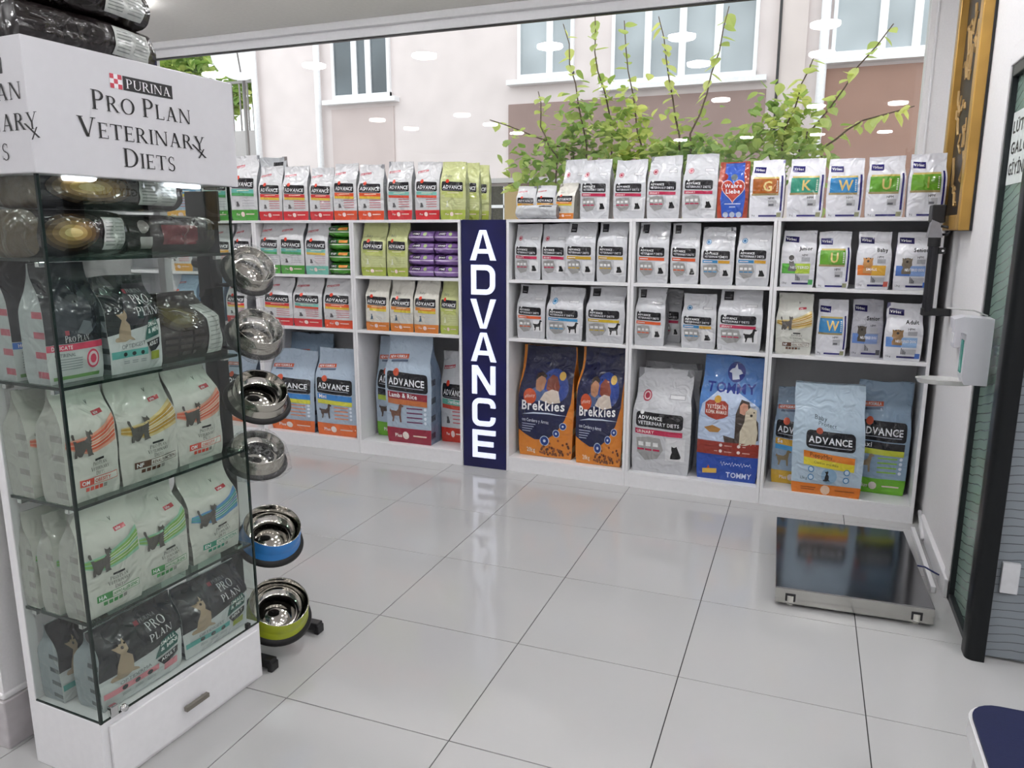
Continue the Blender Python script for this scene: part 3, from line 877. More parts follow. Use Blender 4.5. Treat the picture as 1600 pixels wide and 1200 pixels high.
def d_brek():
    d = Design('#d5812c', '#c97a2c', 1.75, '#e8d9b4')
    d.poly('navy_field', '#171c42', [(0.06, 1.0), (0.98, 1.0), (1.0, 0.75), (0.95, 0.52), (0.86, 0.36), (0.72, 0.24), (0.52, 0.165), (0.32, 0.16), (0.14, 0.2), (0.0, 0.24), (0.0, 0.55), (0.05, 0.8)])
    d.circ('navy_field/glow', '#27408a', 0.66, 0.66, 0.26, 20)
    d.poly('picture', '#4d5f86', [(0.18, 0.545), (0.24, 0.61), (0.36, 0.65), (0.5, 0.62), (0.6, 0.56), (0.56, 0.52), (0.26, 0.51)])
    d.poly('picture', '#a57558', [(0.34, 0.62), (0.32, 0.7), (0.36, 0.745), (0.44, 0.75), (0.5, 0.7), (0.48, 0.63), (0.42, 0.6)])
    d.poly('picture', '#2a1c18', [(0.31, 0.69), (0.33, 0.76), (0.42, 0.775), (0.5, 0.745), (0.49, 0.72), (0.4, 0.74), (0.35, 0.72)])
    d.poly('picture', '#7d3f30', [(0.52, 0.63), (0.52, 0.71), (0.6, 0.755), (0.7, 0.74), (0.76, 0.66), (0.74, 0.6), (0.66, 0.63), (0.6, 0.6)])
    d.poly('picture', '#cdbfb2', [(0.42, 0.53), (0.5, 0.6), (0.62, 0.63), (0.74, 0.62), (0.78, 0.52), (0.6, 0.5)])
    d.circ('round_emblem', '#c4502c', 0.23, 0.555, 0.125)
    d.text('round_emblem/lettering', '#f3d9cc', 'affinity', 0.23, 0.545, 0.028, 0.2, 'r', 'c', slant=0.1)
    d.poly('brand_name', '#c9d3e6', [(0.08, 0.385), (0.3, 0.412), (0.6, 0.418), (0.92, 0.4), (0.6, 0.406), (0.3, 0.398)])
    d.text('brand_name/lettering', WH, 'Brekkies', 0.08, 0.43, 0.085, 0.78, 'b', slant=0.02)
    d.text('variety_text', '#c3c8da', 'con Cordero y Arroz', 0.08, 0.325, 0.03, 0.5, 'b', slant=-0.02)
    for k in range(4):
        d.rect('variety_text', '#9aa2bd', 0.08, 0.295 - k * 0.022, 0.34 - k * 0.03, 0.303 - k * 0.022)
    for cx, cz, r in ((0.84, 0.305, 0.06), (0.72, 0.235, 0.065), (0.5, 0.155, 0.085)):
        d.circ('medallions', '#b9c8dc', cx, cz, r)
        d.circ('medallions', '#223a7c', cx, cz, r * 0.84)
        d.circ('medallions', '#c9d6e6', cx, cz, r * 0.3, 8)
    d.circ('seal', '#d9b25c', 0.8, 0.75, 0.065)
    d.text('weight_text', '#f0e0c4', '20kg', 0.16, 0.04, 0.04, 0.16)
    rs = random.Random(3)
    for k in range(46):
        cx = 0.66 + rs.gauss(0, 0.13); cz = 0.025 + abs(rs.gauss(0, 0.05))
        d.circ('kibble_picture', rs.choice(['#6e3f22', '#8a4f2b', '#5a3018']), min(0.97, max(0.35, cx)), cz, 0.022, 6)
    return d
def d_tommy():
    d = Design('#4f7fc0', '#3c66a6', 2.0)
    d.poly('pale_field', '#b7c6de', [(0.0, 0.32), (1, 0.32), (1, 0.5), (0.95, 0.62), (0.6, 0.74), (0.3, 0.74), (0.05, 0.62), (0, 0.5)])
    d.circ('round_emblem', '#27398a', 0.55, 0.88, 0.155)
    d.poly('round_emblem/dog_head', '#d7dfee', [(0.5, 0.82), (0.62, 0.83), (0.6, 0.86), (0.66, 0.875), (0.62, 0.9), (0.57, 0.905), (0.54, 0.945), (0.51, 0.91), (0.46, 0.9), (0.42, 0.875), (0.47, 0.87)])
    d.text('brand_name', '#22378c', 'TOMMY', 0.5, 0.72, 0.075, 0.88, 'b', 'c')
    d.poly('shield', '#9f3b2c', [(0.1, 0.54), (0.16, 0.52), (0.3, 0.5), (0.42, 0.52), (0.48, 0.54), (0.48, 0.63), (0.42, 0.655), (0.16, 0.655), (0.1, 0.63)])
    d.text('shield/lettering', '#f0d9cf', 'YETİŞKİN', 0.29, 0.59, 0.03, 0.32, 'b', 'c')
    d.text('shield/lettering', '#f0d9cf', 'KÖPEK MAMASI', 0.29, 0.55, 0.028, 0.34, 'b', 'c')
    d.circ('shield/crest', '#c99a3a', 0.3, 0.665, 0.06, 10)
    d.poly('kibble_picture', '#a5773e', [(0.1, 0.43), (0.24, 0.455), (0.38, 0.43), (0.34, 0.4), (0.2, 0.395)])
    d.poly('picture', '#453a34', [(0.6, 0.36), (0.6, 0.56), (0.68, 0.68), (0.8, 0.66), (0.84, 0.58), (0.95, 0.5), (0.97, 0.36), (0.8, 0.31), (0.45, 0.31), (0.42, 0.38)])
    d.poly('picture', '#c9937c', [(0.66, 0.57), (0.66, 0.63), (0.71, 0.655), (0.78, 0.64), (0.79, 0.59), (0.73, 0.555)])
    d.poly('picture', '#cfc4ad', [(0.68, 0.31), (0.68, 0.42), (0.74, 0.5), (0.75, 0.58), (0.82, 0.62), (0.92, 0.6), (0.92, 0.5), (0.95, 0.42), (0.93, 0.31)])
    d.circ('picture/face', '#2a2420', 0.84, 0.555, 0.022, 8)
    d.circ('picture/face', '#2a2420', 0.8, 0.58, 0.012, 8); d.circ('picture/face', '#2a2420', 0.88, 0.58, 0.012, 8)
    d.rect('red_band', '#8e2f24', 0, 0.215, 1, 0.325)
    for k in range(3):
        for q in range(2):
            d.circ('red_band/icons', '#e8d6cf', 0.1 + k * 0.29, 0.298 - q * 0.05, 0.028, 8)
            d.rect('red_band/icons', '#c99b8e', 0.16 + k * 0.29, 0.292 - q * 0.05, 0.34 + k * 0.27, 0.3 - q * 0.05)
    d.rect('blue_base', '#2148a4', 0, 0, 1, 0.215)
    d.poly('seal', '#b4522c', [(0.14, 0.05), (0.2, 0.12), (0.26, 0.05)])
    d.rect('seal', '#d8b04e', 0.1, 0.045, 0.34, 0.085, slant=0.05)
    pts = [(0.4 + 0.5 * k / 40, 0.145 + 0.012 * math.sin(k * 1.7) * (1 + 0.6 * math.sin(k * 0.5))) for k in range(41)]
    for k in range(40):
        d.poly('script_line', '#c8d6f2', [(pts[k][0], pts[k][1] - 0.0035), (pts[k + 1][0], pts[k + 1][1] - 0.0035), (pts[k + 1][0], pts[k + 1][1] + 0.0035), (pts[k][0], pts[k][1] + 0.0035)])
    d.text('base_name', '#cdd9f2', 'TOMMY', 0.5, 0.03, 0.045, 0.42, 'b')
    return d
def d_ppv(c1, c2, code='OM', cbox='#d8503f', words='OBESITY', A=1.62):
    d = Design('#ccccc4', '#a9a8a2', A, '#8d8a86')
    d.text('crest', '#4a4a48', 'V', 0.62, 0.83, 0.035, None, 'b', 'c')
    d.rect('small_logo', '#b8404a', 0.6, 0.735, 0.82, 0.77, slant=0.05)
    d.text('small_logo/lettering', WH, 'isfm', 0.63, 0.743, 0.022, 0.16, slant=0.05)
    def cur(k, u):
        c = 0.5 + 0.2 * max(0.0, u - 0.35) ** 1.4 + 0.1 * max(0.0, 0.35 - u)
        return c + (k - 3.5) * 0.03 * (0.45 + 0.75 * u) * (1.0 if u > 0.3 else 0.6 + 1.3 * u)
    us = [0.03 + 0.94 * i / 12 for i in range(13)]
    for k in range(7):
        col_ = (c2, c1, c1, c2, c1, c1, c2)[k]
        d.poly('swoosh', col_, [(u, cur(k, u)) for u in us] + [(u, cur(k + 1, u)) for u in reversed(us)])
    for k in (2, 3, 4, 5):
        d.poly('swoosh/highlights', '#e6dccb', [(u, cur(k, u) - 0.002) for u in us[5:]] + [(u, cur(k, u) + 0.004) for u in reversed(us[5:])])
    d.shape('cat_picture', '#56524e', CAT_STAND, 0.12, 0.405, 0.37)
    for k in range(3):
        d.poly('cat_picture/stripes', '#474340', [(0.25 + k * 0.05, 0.5), (0.262 + k * 0.05, 0.5), (0.268 + k * 0.05, 0.54), (0.256 + k * 0.05, 0.54)])
    d.rect('brand_text', '#2a2a2a', 0.48, 0.345, 0.68, 0.365)
    d.text('brand_text', '#3c3b38', 'Pro Plan', 0.58, 0.303, 0.036, 0.42, 's', 'c')
    d.text('brand_text', '#3c3b38', 'Veterinary', 0.58, 0.258, 0.036, 0.54, 's', 'c')
    d.text('brand_text', '#3c3b38', 'Diets', 0.58, 0.213, 0.036, 0.26, 's', 'c')
    d.rect('code_strip', cbox, 0.2, 0.135, 0.94, 0.2)
    d.rect('code_strip', '#dcdcd4', 0.45, 0.14, 0.93, 0.195)
    d.text('code_strip/lettering', WH, code, 0.23, 0.148, 0.038, 0.18)
    d.text('code_strip/lettering', cbox, words, 0.47, 0.15, 0.032, 0.44)
    for k in range(5):
        d.rect('icons', cbox if k < 4 else '#8d8d88', 0.3 + k * 0.085, 0.085, 0.365 + k * 0.085, 0.12)
    return d
def d_pp(band, pet='dog', title='OPTIDERMA', A=1.12):
    d = Design('#c9cdcd', '#8b9398', A, '#3c4248')
    d.poly('dark_field', '#26262b', [(0, 1), (1, 1), (1, 0.53), (0.6, 0.47), (0.0, 0.4)])
    d.rect('brand_text', '#8b3a44', 0.5, 0.815, 0.555, 0.86)
    d.text('brand_text', '#8d8d90', 'PURINA', 0.57, 0.82, 0.04, 0.33, 's')
    d.text('brand_text', '#d6d6d8', 'PRO', 0.72, 0.71, 0.09, 0.42, 's', 'c')
    d.text('brand_text', '#d6d6d8', 'PLAN', 0.72, 0.585, 0.09, 0.5, 's', 'c')
    d.shape('dog_picture', '#a5917a', DOG_SIT, 0.1, 0.33, 0.33)
    d.circ('dog_picture/face', '#241d1a', 0.27, 0.7, 0.018, 8); d.circ('dog_picture/face', '#241d1a', 0.23, 0.735, 0.012, 8); d.circ('dog_picture/face', '#241d1a', 0.31, 0.735, 0.012, 8)
    d.poly('size_badge', '#2f5f58', [(0.62, 0.32), (0.93, 0.36), (0.95, 0.45), (0.9, 0.55), (0.7, 0.52)])
    d.text('size_badge/lettering', '#e3ebe8', 'SMALL', 0.69, 0.455, 0.05, 0.22, 'b', slant=0.1)
    d.text('size_badge/lettering', '#e3ebe8', '& MINI', 0.69, 0.385, 0.05, 0.24, 'b', slant=0.1)
    d.rect('base_band', band, 0.02, 0.16, 0.66, 0.235, slant=0.02)
    for k in range(3):
        d.circ('base_band/icons', '#2c3436', 0.25 + k * 0.15, 0.2, 0.035, 8)
    d.text('range_text', '#6a6d70', title, 0.2, 0.255, 0.042, 0.42, 'r', slant=0.05)
    d.poly('adult_badge', '#26272c', [(0.64, 0.295), (0.93, 0.33), (0.93, 0.25), (0.84, 0.2), (0.72, 0.19)])
    d.text('adult_badge/lettering', '#f0f0f0', 'ADULT', 0.69, 0.248, 0.042, 0.2, 'b', slant=0.1)
    d.rect('adult_badge/base', band if band != '#5fa9a2' else '#9aa63c', 0.73, 0.1, 0.92, 0.19)
    for k in range(3):
        d.rect('small_print', '#9a9fa2', 0.22 + k * 0.15, 0.1, 0.32 + k * 0.15, 0.11)
        d.rect('small_print', '#9a9fa2', 0.22 + k * 0.15, 0.12, 0.32 + k * 0.15, 0.13)
    return d
def d_delicate(band='#cf4a63', title='DELICATE'):
    d = Design('#c5cac9', '#a4a9aa', 1.45, '#a84a58')
    d.rect('dark_field', '#2b2e33', 0, 0.335, 1, 1.0)
    d.poly('dark_field/cat_photo', '#3c4046', [(0.1, 0.4), (0.15, 0.6), (0.3, 0.75), (0.5, 0.66), (0.62, 0.68), (0.75, 0.82), (0.86, 0.62), (0.9, 0.45), (0.7, 0.38)])
    d.poly('dark_field/cat_photo', '#6f757a', [(0.5, 0.42), (0.62, 0.52), (0.78, 0.5), (0.82, 0.42), (0.7, 0.385)])
    d.rect('brand_text', '#a8505a', 0.3, 0.405, 0.37, 0.445)
    d.text('brand_text', '#7f8084', 'PURINA', 0.4, 0.41, 0.028, 0.3, 's')
    d.text('brand_text', '#d8d8da', 'Pro Plan', 0.5, 0.345, 0.058, 0.92, 's', 'c')
    d.rect('variety_band', band, 0, 0.275, 1, 0.33)
    d.text('variety_band/lettering', '#efdfe2', title, 0.08, 0.287, 0.032, 0.4)
    d.text('range_text', '#6f7476', 'OPTIRENAL', 0.12, 0.225, 0.028, 0.4)
    for k in range(5):
        d.rect('small_print', '#8b9294', 0.12, 0.2 - k * 0.022, 0.58, 0.207 - k * 0.022)
    d.ring('round_badge', band, '#d9c4c8', 0.78, 0.18, 0.12)
    d.circ('round_badge', band, 0.78, 0.18, 0.06, 10)
    d.rect('green_foot', '#6f9a5c', 0.06, 0.03, 0.9, 0.06)
    return d
def d_darkbag(photo=True, label_=True, red=False):
    d = Design('#1d1818', '#4a3d28' if photo else '#171314', 0.3, None, 0.18)
    if photo:
        for r_, q_, c_ in ((0.26, 1.55, '#3d2f20'), (0.225, 1.45, '#584527'), (0.18, 1.4, '#7a6238'), (0.13, 1.3, '#9c854e'), (0.08, 1.2, '#bfae74')):
            d.circ('gold_photo', c_, 0.28, 0.52, r_, 24, 0.3 * q_)
    if label_:
        d.rect('paper_label', '#b9bcb8', 0.6, 0.15, 0.93, 0.85)
        for k in range(7):
            d.rect('paper_label/small_print', '#7d827f', 0.62, 0.24 + k * 0.08, 0.74, 0.265 + k * 0.08)
            d.rect('paper_label/small_print', '#8f9491', 0.78, 0.24 + k * 0.08, 0.91, 0.262 + k * 0.08)
    if red:
        d.rect('red_patch', '#5d1f24', 0.3, 0.25, 0.72, 0.75)
        d.circ('red_patch/mark', '#8a8482', 0.12, 0.7, 0.05, 10)
        d.rect('red_patch/mark', '#a7a5a2', 0.1, 0.15, 0.2, 0.45)
    return d
def d_darktall():
    d = Design('#1f1a19', '#171314', 0.85, None, 0.2)
    for r_, c_ in ((0.3, '#2e2818'), (0.24, '#423a20'), (0.17, '#575028')):
        d.circ('gold_photo', c_, 0.33, 0.68, r_, 24, 0.6)
    d.rect('paper_label', '#b9bcb8', 0.68, 0.06, 0.96, 0.8)
    for k in range(9):
        d.rect('paper_label/small_print', '#8d928f', 0.71, 0.12 + k * 0.07, 0.93, 0.135 + k * 0.07)
    for k in range(3):
        for q in range(4):
            d.rect('small_print', '#3a3432', 0.06 + k * 0.19, 0.1 + q * 0.1, 0.22 + k * 0.19, 0.16 + q * 0.1)
    return d
def d_flatgreen():
    d = Design('#4f9a35', '#3f7f2b', 0.45)
    d.rect('seam', '#d9e6cf', 0.0, 0.42, 1, 0.5)
    d.rect('dark_top', '#2f6f2a', 0.0, 0.5, 1, 0.95)
    d.rect('dark_top/brand_panel', '#1e2420', 0.08, 0.58, 0.45, 0.86)
    d.text('dark_top/lettering', '#e6ece2', 'ADVANCE', 0.1, 0.64, 0.16, 0.32)
    d.rect('dark_top/patch', '#d88b3a', 0.52, 0.6, 0.85, 0.82)
    return d
def d_flatpurple():
    d = Design('#8a6aa6', '#6f5488', 0.42)
    d.rect('seam', '#d5c6df', 0.0, 0.42, 1, 0.5)
    d.rect('dark_top', '#7c5c97', 0.0, 0.5, 1, 0.95)
    d.rect('dark_top/brand_panel', '#2a2233', 0.2, 0.6, 0.55, 0.88)
    d.text('dark_top/lettering', '#e8e2ec', 'ADVANCE', 0.22, 0.66, 0.15, 0.3)
    d.circ('dark_top/patch', '#9fb27a', 0.72, 0.72, 0.07, 8)
    return d
def d_flatgrey():
    d = Design('#b4b6b9', '#77706e', 0.5)
    d.rect('seam', '#cfd1d4', 0.0, 0.0, 1, 0.16)
    d.rect('dark_mark', '#26262a', 0.6, 0.84, 0.9, 0.93)
    return d
RED, ORG, GRN = '#cf2f36', '#dd5f2c', '#4d9a3c'
DES = {
 'red': d_adv(RED, '#cf3a3a', '#d9b545'), 'redteal': d_adv(RED, '#7fbfb4', '#d2523f'), 'orange': d_adv('#dc4f2c', '#dd5a32', '#dcb43c'),
 'green': d_adv(GRN, '#69b3a8', '#4f9e63', lines='#b9b9bd'), 'teal': d_adv('#79bfae', '#86c2b8', '#d5b24a', lines='#c7a9ad'),
 'gold': d_adv('#dfa238', '#dfa238', '#d9b95a'), 'blue_s': d_adv('#e0a63a', '#5f9fd0', '#e0c24a', body='#a8c4dc', side='#7f9ab4'),
 'lime': d_lime(), 'babyw': d_babyw(),
 'vcrim': d_vd('#b5264c'), 'vgold': d_vd('#c9a02e', tagtop=True, title=None), 'vorange': d_vd('#d95c30', tagtop=True, title=None),
 'vblue': d_vd('#3f86b8', '#c9962e', badge='#3a6f9e', title=None), 'vod': d_vd('#d95c30', tagtop=True, animal='dog', A=1.5, title=None),
 'vbd': d_vd('#3f8fc0', badge='#2f7fb0', animal='dog', A=1.45, title=None), 'vgd': d_vd('#c2a428', tagtop=True, animal='dog', A=1.4, title=None),
 'vcd': d_vd('#b5264c', tagtop=True, animal='dog', A=1.35), 'vbig': d_vd('#b5264c', A=1.65),
 'wG': d_vir_letter('#a35a20', 'G'), 'wK': d_vir_letter('#2b8a72', 'K'), 'wW': d_vir_letter('#2f7fb8', 'W'), 'wU': d_vir_letter('#5f9a2c', 'U'), 'wJ': d_vir_letter('#69a02f', 'I', '#a9a24c'),
 'junior': d_vir_name('Junior', '#5fb04a', '#b4cf4c', '#6e6c6a', '#4fa05a', 'NEUTERED', True), 'baby': d_vir_name('Baby', '#d97a35', '#dca93c', '#c08a52', '#c85a4c', 'SMALL'),
 'senior': d_vir_name('Senior', '#4f74bc', '#86a2d4', '#6f6455', '#3f6fc0', 'NEUTERED DOG'), 'senior2': d_vir_name('Senior', '#5f7fbc', '#7f95c4', '#4d463e', '#4a4a50', 'NEUTERED DOG', body='#b4b4bc'),
 'adult': d_vir_name('Adult', '#5f86c4', '#8fb0d8', '#8f6f4a', '#3f66b4', 'NEUTERED DOG'),
 'liebe': d_liebe(), 'brek': d_brek(), 'tommy': d_tommy(), 'puppy': d_puppy(),
 'bigmini': d_big('#dd6c34', '#3f86cc', '#d3d24a', 'Mini'), 'bigmaxi': d_big('#6fb52f', '#1c1c24', '#c9d043', 'Maxi', body='#93abc2', lines='#8fc24a', animal='#9c8a6c'),
 'biglamb': d_big('#93253c', '#8d2a38', '#c4703f', 'Lamb & Rice', lines='#6d3a5c', animal='#6e4a3a'), 'biggreen': d_big('#6fb02f', '#1f2430', '#a9c04a', '', lines='#8fae6c'),
 'bigsens': d_big('#d3a832', '#d8a638', '#4f9fd6', 'Se', body='#93a8be', animal='#8a7a5c', lines='#8fabc8'), 'bigwhite': d_adv('#cf3a2c', '#6fb9a4', '#d2523f', body='#c9cbd0', title='Sterilized'),
 'ppvO': d_ppv('#d9694f', '#e0a08a'), 'ppvN': d_ppv('#b8923f', '#d3c08a', 'NF', '#5c3a2a', 'RENAL FUNCTION'), 'ppvH': d_ppv('#7fae5c', '#8fbda0', 'HA', '#3f8a4a', 'HYPOALLERGENIC'),
 'ppvE': d_ppv('#4fa0a4', '#5f8fc4', 'EN', '#2f8a70', 'GASTROINTESTINAL'), 'ppD': d_pp('#d98a94'), 'ppG': d_pp('#5fa9a2', title='OPTIDIGEST'),
 'delic': d_delicate(), 'house': d_delicate('#3f6fc0', 'HO'), 'darkp': d_darkbag(), 'darkl': d_darktall(), 'darkq': d_darkbag(True), 'darks': d_darkbag(False), 'ppA': d_pp('#5fa9a2', title='OPTIDIGEST', A=1.55), 'darkr': d_darkbag(False, False, True),
 'fgreen': d_flatgreen(), 'fpurple': d_flatpurple(), 'fgrey': d_flatgrey(),
}

# ================================================================== BAG GEOMETRY
def bag(design, frame, x, y, z, w, h, d, rot, seed, label, group=None, lying=False, lean=0.0, puff=0.14, slump=1.0, name='pet_food_bag', skew=None):
    """frame = (origin x, origin y, angle); x along the shelf, y inwards, front of the bag at y"""
    D = DES[design]
    rs = np.random.RandomState(seed)
    U, V = np.meshgrid(np.linspace(0, 1, NU + 1), np.linspace(0, 1, NV + 1))
    def noise(n, f):
        a = np.zeros_like(U)
        for _ in range(n):
            fu, fv = rs.uniform(-f, f, 2)
            a += np.sin(2 * np.pi * (fu * U + fv * V) + rs.uniform(0, 6.3))
        return a / n
    n1, n2, n3, n4 = noise(5, 2.2), noise(7, 2.4), noise(4, 1.2), noise(9, 4.5)
    if lying:
        e = np.abs(2 * V - 1)
        prof = np.sqrt(np.clip(1 - e ** 2.6, 0.0, 1)) * 0.55 + 0.45
        sm = np.zeros_like(V)
        wx = 0.93 + 0.07 * np.sqrt(np.clip(1 - e ** 2, 0, 1))
        pz = np.ones_like(V)
    else:
        vt = rs.uniform(0.52, 0.66)
        s_ = np.clip((V - vt) / (0.95 - vt), 0, 1)
        sm = s_ * s_ * (3 - 2 * s_) * slump
        prof = 1 - 0.95 * sm
        prof = prof * (1 - 0.07 * np.exp(-V / 0.05))
        wx = 1 + 0.03 * np.sin(np.pi * V) - rs.uniform(0.0, 0.04) * sm - rs.uniform(0.02, 0.06) * np.exp(-((V - vt - 0.17) / 0.09) ** 2) - 0.03 * np.exp(-V / 0.035)
        pz = np.sin(np.pi * np.clip(V / 0.93, 0, 1)) ** 0.8
    sk = rs.uniform(-0.03, 0.03) if skew is None else skew
    X = (U - 0.5) * w * wx + (0 if lying else sk * w * V ** 2) + 0.014 * w * n1 * (0.3 + V)
    bul = puff * d * (1 - (2 * U - 1) ** 2) * pz
    yf = -d / 2 * prof - bul + 0.06 * d * n2 * (0.3 + pz * 0.7) + 0.035 * d * n4 * (0.35 + 0.65 * V)
    yb = d / 2 * prof + bul * 0.6
    Z = V * h * (1 + 0.012 * n3 * V) + 0.009 * h * n1 * np.clip((V - 0.75) / 0.25, 0, 1)
    if lying:
        Z = V * h + 0.0 * n3
    else:
        # creased shoulder where the filling ends
        cr = np.exp(-((V - (vt + 0.12) - 0.05 * (U - 0.5) * rs.uniform(-1, 1)) / 0.03) ** 2)
        yf = yf + 0.05 * d * cr * (1 - (2 * U - 1) ** 4) * rs.uniform(0.2, 1)
    grid = np.stack([X, yf, Z], -1)
    back = np.stack([X, yb, Z], -1)
    fx, fy, fa = frame
    ca, sa = math.cos(fa), math.sin(fa)
    ymid = y + d / 2 + puff * d * (0.9 if not lying else 0.6)
    t = thing(name, (fx + x * ca - ymid * sa, fy + x * sa + ymid * ca, z), label, 'bag', group, fa + math.radians(rot))
    t.rotation_euler[0] = -math.radians(lean)
    # front and back
    vs = np.concatenate([grid.reshape(-1, 3), back.reshape(-1, 3)])
    n = (NU + 1) * (NV + 1)
    fs = []
    for j in range(NV):
        for i in range(NU):
            a = j * (NU + 1) + i
            fs.append((a, a + 1, a + NU + 2, a + NU + 1))
            fs.append((n + a + 1, n + a, n + a + NU + 1, n + a + NU + 2))
    fs.append(tuple(range(NU, -1, -1)) + tuple(range(n, n + NU + 1)))
    tp = NV * (NU + 1)
    fs.append(tuple(range(tp, tp + NU + 1)) + tuple(range(n + tp + NU, n + tp - 1, -1)))
    m = MB(); m.add(vs, fs)
    m.build('pouch', film(D.body, D.rough), t, 'auto')
    # side gussets, folded inwards towards the top
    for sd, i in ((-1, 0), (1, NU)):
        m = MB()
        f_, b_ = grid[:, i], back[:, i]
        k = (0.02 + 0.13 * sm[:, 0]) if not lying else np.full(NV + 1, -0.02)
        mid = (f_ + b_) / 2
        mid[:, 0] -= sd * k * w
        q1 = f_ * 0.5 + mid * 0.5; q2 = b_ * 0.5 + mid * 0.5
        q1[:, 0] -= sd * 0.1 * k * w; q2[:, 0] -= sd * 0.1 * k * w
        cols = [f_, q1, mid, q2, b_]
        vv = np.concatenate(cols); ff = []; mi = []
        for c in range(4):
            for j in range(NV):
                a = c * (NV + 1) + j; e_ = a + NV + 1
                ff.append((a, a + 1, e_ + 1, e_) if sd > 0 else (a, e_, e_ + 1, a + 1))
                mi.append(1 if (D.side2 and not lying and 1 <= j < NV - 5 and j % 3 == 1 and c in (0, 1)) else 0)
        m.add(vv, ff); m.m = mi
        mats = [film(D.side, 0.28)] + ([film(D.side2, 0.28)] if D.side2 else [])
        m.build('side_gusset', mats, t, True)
    # printed parts lie just above the front film
    made = {}
    for pn, (PV, OFF, PF, PMI, cols) in D.finish().items():
        gu = np.clip(PV[:, 0] * NU, 0, NU - 1e-6); gv = np.clip(PV[:, 1] * NV, 0, NV - 1e-6)
        iu = gu.astype(int); iv = gv.astype(int); a = (gu - iu)[:, None]; b_ = (gv - iv)[:, None]
        q = (grid[iv, iu] * (1 - a) + grid[iv, iu + 1] * a) * (1 - b_) + (grid[iv + 1, iu] * (1 - a) + grid[iv + 1, iu + 1] * a) * b_
        q[:, 1] -= 0.0004 + 0.0035 * w + (0.0003 + 0.0007 * w) * OFF
        m = MB(); m.v = q.tolist(); m.f = PF; m.m = PMI
        own, sub = (pn.split('/') + [None])[:2]
        o = m.build(sub or own, [film(c, D.rough) for c in cols], made.get(own, t) if sub else t, True)
        if not sub:
            made[own] = o
    return t
FRL = (0.0, 0.75, 0.0)
FRR = (-0.82, 0.755, RA)
CA3 = math.radians(3)
FRC = (-0.789, -2.335, math.pi / 2 - CA3)

